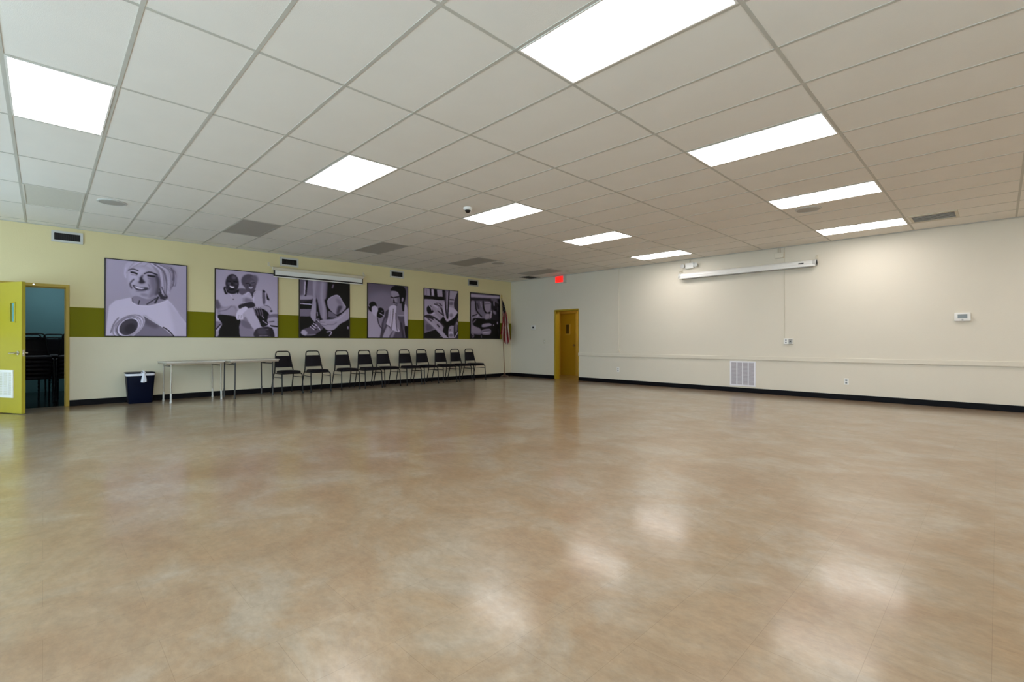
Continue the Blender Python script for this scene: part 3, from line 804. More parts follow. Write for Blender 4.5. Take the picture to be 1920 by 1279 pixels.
def art_shoe():
    A = Art(124, 170, [(113, 28), (1078, 108), (1078, 1214), (113, 1214)], (14, 12))
    A.p(118, [(110, 20), (390, 50), (405, 200), (370, 420), (330, 470), (110, 500)], 5); A.p(150, [(110, 400), (360, 400), (335, 475), (110, 480)], 10); A.p(95, [(110, 60), (200, 60), (190, 330), (110, 380)], 22); A.s_(24, 46, [(255, 60), (240, 220), (222, 385)], 4); A.s_(195, 20, [(220, 130), (208, 380)], 4); A.s_(40, 40, [(110, 505), (330, 500)], 12)
    A.s_(200, 18, [(110, 552), (345, 570)], 3); A.p(112, [(110, 660), (335, 660), (310, 805), (110, 805)], 4, sm=False)
    A.p(128, [(440, 40), (640, 60), (625, 440), (595, 480), (642, 700), (642, 850), (580, 872), (510, 790), (470, 600), (425, 350)], 8); A.s_(158, 46, [(560, 100), (540, 420), (575, 640), (575, 840)], 18); A.s_(90, 20, [(640, 100), (632, 420)], 12)
    A.p(152, [(375, 60), (470, 80), (435, 400), (435, 660), (425, 880), (390, 905), (318, 790), (345, 620), (370, 420)], 5); A.s_(112, 18, [(455, 120), (420, 430)], 10); A.s_(20, 26, [(442, 480), (480, 700), (505, 810)], 6); A.s_(175, 14, [(455, 720), (460, 790)], 4)
    A.p(146, [(648, 520), (680, 450), (800, 383), (880, 400), (950, 520), (1012, 620), (940, 712), (880, 745), (810, 762), (720, 692), (660, 610)], 4); A.p(66, [(860, 600), (940, 605), (880, 742), (825, 752)], 14); A.s_(140, 18, [(900, 700), (990, 640)], 8); A.s_(192, 10, [(650, 520), (685, 450), (800, 388), (880, 405), (950, 520), (1005, 615)], 3); A.p(120, [(820, 450), (900, 480), (940, 580), (860, 560)], 20)
    A.p(102, [(668, 690), (740, 720), (820, 780), (855, 800), (830, 832), (668, 822)], 4, sm=False)
    A.p(156, [(480, 900), (560, 868), (700, 858), (800, 838), (920, 758), (1082, 630), (1082, 830), (900, 950), (780, 1060), (650, 1072), (560, 1000), (500, 950)], 4); A.s_(108, 14, [(640, 960), (760, 960), (830, 920)], 8); A.s_(100, 10, [(500, 915), (600, 920)], 4); A.s_(100, 10, [(520, 965), (640, 990)], 4); A.s_(180, 16, [(700, 880), (850, 860), (1000, 740)], 10)
    A.p(84, [(138, 1120), (180, 1060), (330, 1000), (420, 920), (430, 845), (495, 845), (515, 950), (565, 1040), (430, 1150), (360, 1182), (210, 1185), (150, 1155)], 4); A.p(165, [(140, 1110), (190, 1068), (262, 1120), (232, 1182), (160, 1155)], 8)
    for a, b in (((380, 940), (455, 990)), ((350, 975), (425, 1030)), ((320, 1005), (395, 1065)), ((440, 870), (500, 920)), ((470, 1010), (515, 1070))):
        A.s_(205, 15, [a, b], 3)
    for x, y in ((395, 975), (350, 1010), (450, 900), (430, 1060)):
        A.e(25, x, y, 16, 12, -35, 4)
    A.s_(130, 14, [(240, 1170), (420, 1160)], 5)
    A.s_(190, 18, [(690, 1180), (728, 1130), (715, 1100), (640, 1108)], 4); A.s_(112, 30, [(765, 185), (748, 240)], 7); A.e(150, 1050, 1022, 14, 30)
    return A.out()

def art_dumbbell():
    A = Art(104, 160, [(92, 70), (945, 142), (945, 1212), (92, 1212)], (88, 152))
    A.e(122, 400, 470, 300, 220, 0, 60, 0.8)
    A.p(158, [(95, 680), (190, 680), (280, 760), (300, 850), (385, 1020), (375, 1225), (95, 1225)], 6); A.s_(50, 20, [(300, 800), (330, 930), (400, 1030)], 5)
    A.p(66, [(395, 900), (450, 760), (480, 655), (555, 628), (565, 700), (490, 900), (500, 960), (425, 1150), (400, 1225), (350, 1225), (380, 1050)], 6); A.p(105, [(440, 860), (490, 800), (470, 960), (420, 1040)], 14)
    A.p(158, [(415, 1225), (520, 980), (565, 1140), (540, 1225)], 4)
    A.e(14, 195, 565, 88, 108, 10, 4); A.e(14, 355, 690, 86, 108, 10, 4)
    A.p(180, [(180, 575), (260, 548), (312, 620), (292, 700), (270, 770), (190, 700)], 5); A.s_(150, 14, [(105, 530), (130, 560)], 4); A.s_(178, 16, [(345, 700), (440, 755)], 3); A.e(90, 395, 660, 18, 14, 0, 5)
    A.p(80, [(735, 760), (880, 760), (890, 900), (900, 1225), (560, 1225), (640, 1060), (760, 1085), (775, 900)], 5); A.p(130, [(570, 1210), (640, 1070), (680, 1090), (620, 1215)], 8); A.s_(120, 12, [(860, 1000), (900, 1200)], 5); A.s_(40, 26, [(800, 900), (850, 1200)], 12)
    A.p(118, [(715, 560), (780, 480), (880, 480), (885, 640), (860, 765), (760, 765), (720, 680)], 5); A.p(22, [(820, 470), (880, 480), (870, 640), (830, 640)], 6); A.s_(165, 14, [(745, 740), (860, 745)], 4)
    A.p(172, [(880, 520), (930, 560), (945, 700), (945, 985), (900, 985), (870, 800)], 5)
    A.p(15, [(580, 212), (620, 150), (720, 118), (860, 150), (905, 240), (895, 400), (865, 475), (765, 485), (760, 320), (720, 250), (620, 235)], 4)
    A.p(142, [(595, 240), (720, 250), (762, 330), (772, 460), (740, 540), (690, 572), (650, 545), (640, 480), (606, 430), (600, 350)], 4)
    A.p(100, [(720, 360), (770, 380), (770, 470), (730, 540), (700, 560), (720, 470)], 12)
    A.s_(25, 22, [(590, 358), (645, 375)], 4); A.s_(25, 24, [(670, 366), (755, 352)], 4); A.p(40, [(640, 395), (672, 470), (636, 480)], 6); A.s_(35, 22, [(655, 482), (712, 488)], 5); A.e(75, 690, 530, 34, 22, 0, 10); A.e(140, 835, 412, 22, 44, 10, 5)
    A.p(186, [(560, 560), (640, 528), (702, 560), (690, 700), (702, 950), (772, 1060), (740, 1092), (600, 1042), (560, 980), (488, 935), (520, 800), (540, 650)], 4)
    A.s_(88, 18, [(640, 610), (625, 800), (600, 1010)], 6); A.s_(65, 16, [(692, 700), (702, 940), (725, 1065)], 5); A.s_(150, 14, [(580, 640), (560, 900)], 8); A.s_(60, 14, [(488, 940), (560, 985), (600, 1045)], 4)
    A.p(18, [(880, 985), (950, 990), (950, 1215), (905, 1215)], 4)
    return A.out()

def art_desk():
    A = Art(94, 150, [(112, 74), (895, 152), (893, 1219), (114, 1219)], (150, 160))
    A.p(14, [(108, 235), (420, 270), (590, 275), (600, 355), (450, 352), (300, 330), (108, 322)], 4, sm=False)
    for q in ([(335, 80), (405, 90), (425, 275), (345, 262)], [(238, 80), (272, 85), (282, 245), (252, 245)], [(530, 95), (610, 110), (605, 350), (552, 350)]):
        A.p(16, q, 4, sm=False)
    A.s_(185, 26, [(305, 110), (315, 220)], 5); A.s_(110, 14, [(160, 100), (165, 225)], 5)
    A.p(152, [(690, 130), (885, 190), (835, 340), (805, 480), (700, 505), (675, 330)], 5); A.s_(30, 26, [(715, 338), (795, 346)], 6); A.e(100, 740, 430, 50, 40, 0, 14); A.p(50, [(900, 190), (900, 660), (820, 545), (805, 420), (840, 280)], 5)
    A.p(178, [(690, 500), (800, 540), (890, 640), (800, 745), (660, 835), (600, 740), (560, 600), (570, 400), (620, 400)], 5); A.e(120, 740, 700, 40, 50, 0, 14)
    A.p(112, [(580, 120), (695, 140), (672, 500), (652, 780), (612, 620)], 4); A.s_(18, 24, [(592, 140), (612, 560), (648, 770)], 4); A.s_(18, 24, [(694, 140), (672, 500), (662, 770)], 4); A.s_(180, 14, [(650, 170), (645, 560)], 4)
    A.p(10, [(490, 800), (560, 735), (620, 825), (660, 842), (800, 755), (885, 650), (900, 700), (845, 880), (740, 962), (600, 965), (500, 875)], 4)
    A.p(18, [(168, 545), (220, 468), (300, 500), (355, 560), (300, 645), (205, 655)], 5)
    for a, b, c, tn, w in (((230, 480), (270, 520), (290, 580), 190, 20), ((330, 470), (380, 490), (420, 520), 195, 18), ((350, 440), (420, 460), (440, 480), 40, 22), ((400, 420), (470, 430), (520, 480), 60, 24), ((470, 480), (520, 560), (560, 700), 45, 34), ((430, 600), (480, 640), (540, 680), 55, 26), ((270, 690), (310, 665), (350, 650), 200, 16), ((440, 420), (450, 440), (500, 520), 150, 12)):
        A.s_(tn, w, [a, b, c], 4)
    A.s_(142, 62, [(300, 515), (400, 640), (500, 750)], 6)
    A.p(42, [(112, 730), (200, 680), (360, 740), (520, 865), (600, 965), (560, 1045), (330, 810)], 5); A.p(150, [(330, 780), (430, 840), (560, 960), (560, 1080), (420, 990)], 8); A.s_(45, 30, [(420, 910), (460, 960)], 5); A.s_(60, 30, [(180, 760), (280, 830)], 8); A.s_(180, 12, [(330, 770), (500, 900)], 4)
    A.p(120, [(112, 800), (220, 870), (360, 985), (375, 1025), (112, 1115)], 5); A.p(90, [(160, 900), (260, 920), (320, 1000), (170, 1060)], 18)
    A.p(8, [(108, 1112), (380, 1022), (560, 1225), (108, 1225)], 4, sm=False); A.s_(165, 44, [(150, 775), (380, 985), (640, 1215)], 4)
    A.p(16, [(580, 970), (690, 965), (705, 1090), (680, 1210), (600, 1130), (548, 1060)], 5); A.p(150, [(690, 970), (795, 955), (785, 1215), (680, 1200)], 5); A.e(180, 735, 1110, 50, 40, 0, 5); A.e(110, 735, 1150, 44, 34, 0, 6); A.e(40, 715, 1030, 18, 14, 0, 5)
    A.p(45, [(800, 940), (885, 800), (900, 1225), (812, 1225)], 5); A.p(105, [(830, 920), (880, 840), (880, 1020), (840, 1080)], 8); A.s_(182, 20, [(892, 1085), (815, 1218)], 3); A.s_(190, 14, [(878, 860), (880, 910)], 4); A.s_(160, 12, [(490, 1190), (510, 1170)], 4)
    return A.out()

def art_gym():
    A = Art(84, 140, [(48, 69), (448, 103), (448, 698), (48, 698)], (104, 112))
    A.p(155, [(46, 90), (450, 120), (450, 152), (46, 134)], 3, sm=False); A.s_(25, 8, [(46, 75), (450, 106)], 3); A.p(40, [(46, 134), (450, 152), (450, 200), (330, 190), (200, 178), (46, 185)], 6, sm=False); A.p(90, [(335, 150), (410, 155), (410, 215), (340, 210)], 5)
    A.p(132, [(55, 200), (110, 200), (112, 330), (150, 372), (212, 420), (110, 425), (55, 430)], 4); A.e(92, 155, 240, 36, 54, 0, 5); A.s_(40, 12, [(140, 220), (160, 290)], 4); A.s_(150, 12, [(185, 200), (195, 260)], 4)
    A.p(8, [(75, 445), (110, 420), (210, 425), (330, 432), (420, 380), (452, 420), (452, 702), (46, 702), (46, 640), (190, 645), (180, 560), (95, 525)], 4)
    A.p(36, [(320, 180), (452, 250), (452, 440), (330, 432), (340, 330)], 5)
    A.p(140, [(232, 205), (322, 200), (322, 290), (280, 340), (240, 305)], 4); A.s_(85, 8, [(240, 225), (315, 218)], 3)
    A.s_(14, 16, [(115, 190), (128, 310), (200, 400)], 3); A.s_(14, 20, [(220, 190), (235, 300), (282, 352), (400, 300)], 3); A.s_(20, 14, [(75, 390), (130, 370)], 3); A.s_(165, 14, [(130, 410), (160, 370)], 4)
    A.s_(168, 15, [(333, 325), (327, 410)], 3); A.s_(160, 13, [(370, 190), (372, 245)], 3); A.p(120, [(355, 310), (395, 330), (395, 370), (360, 350)], 6); A.e(190, 418, 485, 8, 20, 0, 4); A.e(160, 365, 515, 9, 10, 0, 3)
    A.p(145, [(258, 362), (306, 362), (300, 422), (245, 432)], 4); A.p(142, [(212, 502), (310, 488), (335, 520), (212, 545)], 4); A.p(128, [(208, 580), (320, 568), (315, 642), (208, 642)], 4); A.s_(35, 10, [(215, 555), (330, 545)], 3); A.s_(60, 7, [(215, 600), (315, 590)], 3); A.s_(185, 8, [(225, 620), (305, 608)], 3)
    A.p(132, [(70, 525), (130, 545), (185, 580), (180, 622), (70, 615)], 5); A.e(140, 80, 662, 17, 28, 0, 4); A.e(15, 80, 664, 9, 16, 0, 3); A.s_(130, 8, [(195, 660), (198, 690)], 3); A.s_(150, 12, [(85, 480), (120, 440)], 4); A.s_(60, 18, [(430, 570), (440, 660)], 4); A.e(60, 425, 290, 14, 30, 0, 5); A.s_(18, 18, [(440, 160), (445, 700)], 3)
    return A.out()

def print_material():
    m = bpy.data.materials.new('violet_toned_photo_print'); m.use_nodes = True
    nt = m.node_tree; b = nt.nodes['Principled BSDF']
    a = nt.nodes.new('ShaderNodeAttribute'); a.attribute_name = 'print_ink'
    nt.links.new(a.outputs['Color'], b.inputs['Base Color'])
    b.inputs['Roughness'].default_value = 0.5
    b.inputs['Specular IOR Level'].default_value = 0.25
    return m
M_PRINT = print_material()
M_PFRAME = mat('black_poster_frame', (0.008, 0.006, 0.010), 0.4, vary=0.1)
INK_GAIN = 1.30

def poster(x0, x1, art, label):
    z0, z1 = 1.186, 2.574
    t = thing('framed_poster', label, 'poster', ((x0 + x1) / 2, WY, (z0 + z1) / 2), 0, 'black framed fitness posters on the wall')
    hx, hz, w, dp = (x1 - x0) / 2, (z1 - z0) / 2, 0.016, 0.030
    bm = new_bm()
    box(bm, (-hx, -dp, -hz), (-hx + w, 0, hz)); box(bm, (hx - w, -dp, -hz), (hx, 0, hz)); box(bm, (-hx + w, -dp, -hz), (hx - w, 0, -hz + w)); box(bm, (-hx + w, -dp, hz - w), (hx - w, 0, hz))
    box(bm, (-hx + w, -0.008, -hz + w), (hx - w, -0.001, hz - w))
    obj('frame', bm, M_PFRAME, t)
    I = np.clip(art(), 0, 255)
    h, wd = I.shape
    xs = np.linspace(-hx + w, hx - w, wd); zs = np.linspace(hz - w, -hz + w, h)
    gx, gz = np.meshgrid(xs, zs)
    co = np.stack([gx.ravel(), np.full(gx.size, -0.024), gz.ravel()], 1).astype(np.float32)
    q = np.arange((h - 1) * wd).reshape(h - 1, wd)[:, :-1].ravel()
    faces = np.stack([q, q + wd, q + wd + 1, q + 1], 1)
    # a printed sheet with its own thickness: back sheet added below
    me = bpy.data.meshes.new('print')
    nb = len(co)
    back = np.array([[-hx + w, -0.009, hz - w], [hx - w, -0.009, hz - w], [hx - w, -0.009, -hz + w], [-hx + w, -0.009, -hz + w]], np.float32)
    me.from_pydata(np.vstack([co, back]).tolist(), [], faces.tolist() + [[nb, nb + 1, nb + 2, nb + 3]])
    tone = I.ravel()[:, None] / 255.0
    tint = np.array([0.985, 0.945, 1.06]) + (1 - tone) * np.array([0.02, -0.06, 0.06])
    lin = np.clip(tone * tint, 0, 1) ** 2.2 * INK_GAIN
    colr = np.ones((len(co) + 4, 4), np.float32); colr[:nb, :3] = np.clip(lin, 0.003, 0.92)
    at = me.attributes.new('print_ink', 'FLOAT_COLOR', 'POINT')
    at.data.foreach_set('color', colr.ravel())
    me.materials.append(M_PRINT); me.update()
    o = bpy.data.objects.new('print', me); COL.objects.link(o); o.parent = t
poster(0.972, 2.196, art_woman, 'framed poster of a smiling white-haired woman holding a rolled mat')
poster(2.660, 3.867, art_couple, 'framed poster of a smiling couple sitting side by side')
poster(4.310, 5.510, art_shoe, 'framed poster of hands tying a sports shoe, under the wall screen')
poster(5.970, 7.140, art_dumbbell, 'framed poster of a dark-haired man with towel lifting a dumbbell')
poster(7.644, 8.826, art_desk, 'framed poster of a diagonal machine and dark V-necked figure')
poster(9.285, 10.485, art_gym, 'framed dark poster nearest the corner, beside the flag')

# ------------------------------------------------------------------ projection screens
t = thing('projection_screen', 'white pull-down screen with black border hanging over the posters', 'projection screen', (4.775, WY - 0.10, 2.62))
bm = new_bm(); lathe(bm, [(0.030, -1.055), (0.036, -1.05), (0.036, 1.05), (0.030, 1.055)], (0, 0, 0.055), 16, 'X'); box(bm, (-1.05, -0.036, 0.04), (1.05, 0.036, 0.075)); obj('housing', bm, M_IVORY, t, smooth=True)
bm = new_bm(); box(bm, (-1.03, -0.004, -0.095), (1.03, 0.0, 0.03)); obj('screen_fabric', bm, M_SCREEN, t)
bm = new_bm(); box(bm, (-1.034, -0.0065, -0.100), (-1.000, -0.004, 0.02)); box(bm, (1.012, -0.0065, -0.100), (1.034, -0.004, 0.02)); box(bm, (-1.034, -0.0065, -0.108), (1.034, -0.004, -0.076)); obj('black_border', bm, M_BLACK, t)
bm = new_bm(); box(bm, (-1.03, -0.012, -0.128), (1.03, 0.006, -0.108), bevel=0.003); obj('bottom_bar', bm, M_WHITE, t)
for sx in (-1, 1):
    bm = new_bm()
    tube(bm, smooth_path([(sx * 1.05, 0, 0.06), (sx * 1.085, 0.0, 0.075), (sx * 1.10, 0.02, 0.12), (sx * 1.10, 0.088, 0.16)]), 0.008, 8)
    box(bm, (sx * 1.10 - 0.02, 0.092, 0.11), (sx * 1.10 + 0.02, 0.1, 0.2))
    obj('bracket', bm, M_IVORY, t)

t = thing('projection_screen', 'long white rolled-up screen case on the right wall', 'projection screen', (WX - 0.11, 1.62, 2.632))
bm = new_bm(); lathe(bm, [(0.050, -1.40), (0.060, -1.39), (0.060, 1.39), (0.050, 1.40)], (0, 0, 0), 20, 'Y'); box(bm, (-0.056, -1.38, -0.066), (0.056, 1.38, -0.02), bevel=0.008); obj('housing', bm, M_WHITE, t, smooth=True)
for sy in (-1, 1):
    bm = new_bm(); lathe(bm, [(0.064, 0), (0.066, 0.012), (0.066, 0.05), (0.064, 0.06)] , (0, sy * 1.37 - 0.03, -0.002), 20, 'Y'); obj('end_cap', bm, M_LGREY, t, smooth=True)
    bm = new_bm()
    tube(bm, smooth_path([(0, sy * 1.38, 0.05), (0.0, sy * 1.40, 0.09), (0.03, sy * 1.40, 0.125), (0.096, sy * 1.38, 0.13)]), 0.010, 8)
    box(bm, (0.100, sy * 1.38 - 0.02, 0.07), (0.110, sy * 1.38 + 0.02, 0.16)); obj('bracket', bm, M_IVORY, t)
bm = new_bm(); box(bm, (-0.068, -1.19, -0.012), (-0.058, -1.10, 0.010), bevel=0.003); obj('pull_slot', bm, M_BLACK, t)
bm = new_bm(); box(bm, (-0.02, -1.34, -0.080), (0.02, 1.34, -0.066), bevel=0.003); obj('bottom_bar', bm, M_GREY, t)

# ------------------------------------------------------------------ right wall fittings
t = thing('emergency_light', 'white twin-head emergency light above the far end of the screen case', 'emergency light', (WX, 2.80, 2.865))
bm = new_bm(); box(bm, (-0.07, -0.10, -0.065), (0, 0.10, 0.07), bevel=0.015); obj('housing', bm, M_WHITE, t, smooth=True)
for sy in (-1, 1):
    bm = new_bm(); lathe(bm, [(0.02, 0.03), (0.046, 0.0), (0.05, -0.04), (0.04, -0.043)], (-0.05, sy * 0.155, 0.005), 20, 'X')
    tube(bm, [(-0.035, sy * 0.09, 0.005), (-0.035, sy * 0.14, 0.005)], 0.014, 8); obj('lamp_head', bm, M_LGREY, t, smooth=True)
bm = new_bm(); tube(bm, [(-0.03, 0, 0.07), (-0.03, 0, 0.152)], 0.011, 8); obj('conduit', bm, M_IVORY, t)

t = thing('junction_box', 'cream box hung from a conduit above the screen case', 'junction box', (WX, 0.90, 2.87))
bm = new_bm(); box(bm, (-0.06, -0.085, -0.06), (0, 0.085, 0.05), bevel=0.008); obj('box_body', bm, M_WALL, t)
bm = new_bm(); tube(bm, [(-0.03, 0.03, 0.045), (-0.03, 0.03, 0.148)], 0.012, 8); tube(bm, [(-0.03, -0.01, 0.045), (-0.03, -0.01, 0.148)], 0.012, 8); obj('conduit', bm, M_WALL, t)

t = thing('control_box', 'double socket box at the end of a thin wall cable', 'wall box', (WX, 0.738, 1.105))
bm = new_bm(); box(bm, (-0.035, -0.085, -0.06), (0, 0.085, 0.06), bevel=0.006); obj('box_body', bm, M_WHITE, t)
bm = new_bm(); box(bm, (-0.040, -0.075, -0.05), (-0.034, -0.005, 0.05), bevel=0.003); obj('grey_plate', bm, M_GREY, t)
bm = new_bm(); lathe(bm, [(0.014, -0.050), (0.014, -0.038)], (0, -0.04, 0.0), 12, 'X'); obj('knob', bm, M_BLACK, t)
for z2 in (0.024, -0.024):
    bm = new_bm(); box(bm, (-0.038, 0.030, z2 - 0.012), (-0.034, 0.056, z2 + 0.012)); obj('socket', bm, M_LCD, t)
bm = new_bm(); tube(bm, [(-0.006, 0.075, 0.055), (-0.006, 0.075, HZ - 1.105)], 0.005, 8); obj('cable', bm, M_IVORY, t)

t = thing('thermostat', 'white thermostat with grey display, right end of the cream wall', 'thermostat', (WX, -1.83, 1.50))
bm = new_bm(); box(bm, (-0.045, -0.098, -0.068), (0, 0.098, 0.072), bevel=0.008); obj('case', bm, M_WHITE, t, smooth=True)
bm = new_bm(); box(bm, (-0.048, -0.058, -0.020), (-0.044, 0.058, 0.046)); obj('display', bm, M_LCD, t)
bm = new_bm(); lathe(bm, [(0.012, -0.052), (0.014, -0.044)], (0, 0, -0.045), 12, 'X'); obj('lock', bm, M_GREY, t)

t = thing('thermostat', 'small white thermostat with black centre, left of the ochre doorway', 'thermostat', (WX, 7.80, 1.535))
bm = new_bm(); box(bm, (-0.03, -0.095, -0.075), (0, 0.095, 0.075), bevel=0.015); obj('case', bm, M_WHITE, t, smooth=True)
bm = new_bm(); box(bm, (-0.034, -0.032, -0.028), (-0.029, 0.032, 0.028)); obj('display', bm, M_BLACK, t)

def plate(y, z, label, kind):
    t = thing('light_switch' if kind == 's' else 'wall_outlet', label, 'light switch' if kind == 's' else 'outlet', (WX, y, z))
    bm = new_bm(); box(bm, (-0.007, -0.038, -0.06), (0, 0.038, 0.06), bevel=0.003); obj('cover_plate', bm, M_WHITE if kind != 's' else M_IVORY, t)
    bm = new_bm()
    if kind == 's':
        box(bm, (-0.018, -0.006, -0.012), (-0.006, 0.006, 0.012)); obj('toggle', bm, M_WHITE, t)
    else:
        for z2 in (-0.024, 0.024):
            box(bm, (-0.0085, -0.016, z2 - 0.015), (-0.006, 0.016, z2 + 0.015), bevel=0.001)
        obj('sockets', bm, M_LCD, t)
plate(7.36, 1.10, 'cream light switch left of the ochre doorway', 's')
plate(4.77, 0.36, 'outlet low on the wall below the vertical raceway', 'o')
plate(-0.235, 0.345, 'outlet low on the wall right of the white return vent', 'o')
t = thing('wall_box', 'small cream box at the foot of the vertical raceway', 'wall box', (WX, 4.754, 0.855))
bm = new_bm(); box(bm, (-0.03, -0.035, -0.035), (0, 0.035, 0.035), bevel=0.005); obj('box_body', bm, M_WALL, t)
bm = new_bm(); box(bm, (-0.034, -0.022, -0.022), (-0.029, 0.022, 0.022), bevel=0.002); obj('cover_plate', bm, M_WALL, t)

t = thing('return_vent', 'large white return air grille low on the right wall', 'vent', (WX, 1.634, 0.405))
hx, hz = 0.265, 0.270
bm = new_bm()
for a, b in (((-hx, -hz), (-hx + 0.03, hz)), ((hx - 0.03, -hz), (hx, hz)), ((-hx + 0.03, -hz), (hx - 0.03, -hz + 0.03)), ((-hx + 0.03, hz - 0.03), (hx - 0.03, hz))):
    box(bm, (-0.016, a[0], a[1]), (0, b[0], b[1]))
for k in (1, 2, 3):
    y = -hx + 0.03 + (2 * hx - 0.06) * k / 4
    box(bm, (-0.015, y - 0.009, -hz + 0.02), (0, y + 0.009, hz - 0.02))
obj('frame', bm, mat('cool_white_enamel', (0.80, 0.79, 0.83), 0.4, vary=0.02), t)
bm = new_bm(); box(bm, (-0.003, -hx + 0.02, -hz + 0.02), (0, hx - 0.02, hz - 0.02)); obj('backing', bm, mat('mauve_grey_shade', (0.30, 0.27, 0.30), 0.6), t)
for k in range(26):
    z = -hz + 0.036 + k * 0.0193
    bm = new_bm()
    vs = box(bm, (-0.012, -hx + 0.025, z - 0.0065), (-0.004, hx - 0.025, z + 0.0065))
    obj('blade', bm, mat('grille_blade', (0.56, 0.53, 0.57), 0.45), t)

# ------------------------------------------------------------------ stacking chairs
def make_chair(label):
    t = thing('stacking_chair', label, 'chair', (0, 0, 0), 0, 'black chairs in a row along the poster wall')
    # seat: padded, slightly crowned trapezoid
    bm = new_bm()
    n = 10; top = []; bot = []
    def outline(s, y0, y1, w0, w1, r=0.06):
        return [(-w0 * s, y0 + r), (-w0 * s + r * 0.3, y0 + r * 0.3), (-w0 * s + r, y0), (w0 * s - r, y0), (w0 * s - r * 0.3, y0 + r * 0.3), (w0 * s, y0 + r), (w1 * s, y1 - r), (w1 * s - r * 0.3, y1 - r * 0.3), (w1 * s - r, y1), (-w1 * s + r, y1), (-w1 * s + r * 0.3, y1 - r * 0.3), (-w1 * s, y1 - r)]
    rings = []
    for inset, z in ((0.02, 0.430), (0.0, 0.438), (0.0, 0.468), (0.014, 0.482), (0.05, 0.488)):
        rings.append([bm.verts.new((x, y, z)) for x, y in outline(1.0, -0.205 + inset, 0.195 - inset, 0.197 - inset, 0.185 - inset)])
    for A, B in zip(rings, rings[1:]):
        for k in range(12):
            bm.faces.new((A[k], A[(k + 1) % 12], B[(k + 1) % 12], B[k]))
    bm.faces.new(list(reversed(rings[0]))); bm.faces.new(rings[-1])
    obj('seat', bm, M_VINYL, t, smooth=True)
    # backrest panel between the back tubes
    def back_y(z): return 0.205 + (z - 0.45) * 0.20
    def back_w(z): return 0.197 - (z - 0.45) * 0.135
    bm = new_bm(); rings = []
    prof = ((-0.012, 0.006), (-0.024, 0.020), (-0.024, 0.5), (-0.012, 0.006))
    zs = [0.545, 0.56, 0.62, 0.68, 0.74, 0.775, 0.79]
    for i, z in enumerate(zs):
        w = back_w(z) - 0.002; y = back_y(z)
        e = 0.010 if i in (0, len(zs) - 1) else 0.018
        rings.append([bm.verts.new(p) for p in ((-w, y - e * 0.5, z), (-w + 0.02, y - e, z), (w - 0.02, y - e, z), (w, y - e * 0.5, z), (w, y + e * 0.4, z), (w - 0.02, y + e * 0.7, z), (-w + 0.02, y + e * 0.7, z), (-w, y + e * 0.4, z))])
    for A, B in zip(rings, rings[1:]):
        for k in range(8):
            bm.faces.new((A[k], A[(k + 1) % 8], B[(k + 1) % 8], B[k]))
    bm.faces.new(list(reversed(rings[0]))); bm.faces.new(rings[-1])
    obj('backrest', bm, M_VINYL, t, smooth=True)
    # back tube: inverted U
    pts = []
    for z in (0.43, 0.50, 0.65, 0.80):
        pts.append((-back_w(z), back_y(z), z))
    zt = 0.885
    wt = back_w(0.83)
    pts += [(-wt, back_y(0.83), 0.832), (-wt + 0.012, back_y(0.86), 0.862), (-wt + 0.045, back_y(zt), zt - 0.002), (0, back_y(zt), zt), (wt - 0.045, back_y(zt), zt - 0.002), (wt - 0.012, back_y(0.86), 0.862), (wt, back_y(0.83), 0.832)]
    for z in (0.80, 0.65, 0.50, 0.43):
        pts.append((back_w(z), back_y(z), z))
    bm = new_bm(); tube(bm, smooth_path(pts, 3), 0.0125, 10); obj('back_frame', bm, M_TUBE, t, smooth=True)
    for sx in (-1, 1):
        bm = new_bm(); tube(bm, smooth_path([(sx * 0.200, 0.19, 0.440), (sx * 0.206, 0.225, 0.405), (sx * 0.212, 0.27, 0.26), (sx * 0.218, 0.345, 0.008)]), 0.0115, 10)
        lathe(bm, [(0.015, 0), (0.015, 0.02)], (sx * 0.2182, 0.346, 0), 10); obj('leg', bm, M_TUBE, t, smooth=True)
        bm = new_bm(); tube(bm, smooth_path([(sx * 0.200, -0.13, 0.428), (sx * 0.206, -0.175, 0.412), (sx * 0.211, -0.192, 0.36), (sx * 0.218, -0.215, 0.008)]), 0.0115, 10)
        lathe(bm, [(0.015, 0), (0.015, 0.02)], (sx * 0.2182, -0.2155, 0), 10); obj('leg', bm, M_TUBE, t, smooth=True)
        bm = new_bm(); tube(bm, [(sx * 0.2095, 0.252, 0.345), (sx * 0.2115, -0.196, 0.345)], 0.007, 8); obj('stretcher', bm, M_TUBE, t)
    bm = new_bm(); tube(bm, [(-0.2, -0.14, 0.424), (0.2, -0.14, 0.424)], 0.010, 8); tube(bm, [(-0.2, 0.19, 0.424), (0.2, 0.19, 0.424)], 0.010, 8)
    for sx in (-1, 1):
        tube(bm, [(sx * 0.2, -0.14, 0.424), (sx * 0.2, 0.19, 0.424)], 0.010, 8)
    obj('seat_frame', bm, M_TUBE, t)
    return t
CHAIR_X = [3.922, 4.534, 5.220, 5.786, 6.296, 6.919, 7.437, 8.030, 8.567, 9.095]
CHAIR_L = ['black stacking chair touching the end of the folding table',
           'black stacking chair, second from the folding table, under the shoe poster left edge',
           'black stacking chair standing below the right part of the shoe poster',
           'black stacking chair, fourth from the folding table, under the gap before the dumbbell poster',
           'black stacking chair, fifth from the folding table, under the dumbbell poster left edge',
           'black stacking chair under the right edge of the dumbbell poster, fifth from the flag end',
           'black stacking chair, fourth from the flag end of the row',
           'black stacking chair, third from the flag end of the row',
           'black stacking chair, second from the flag end of the row',
           'black stacking chair at the flag end of the row']
rng = random.Random(4)
chair0 = make_chair(CHAIR_L[0])
chair0.location = (CHAIR_X[0] + 0.0, 8.33, 0); chair0.rotation_euler = (0, 0, 0.07)
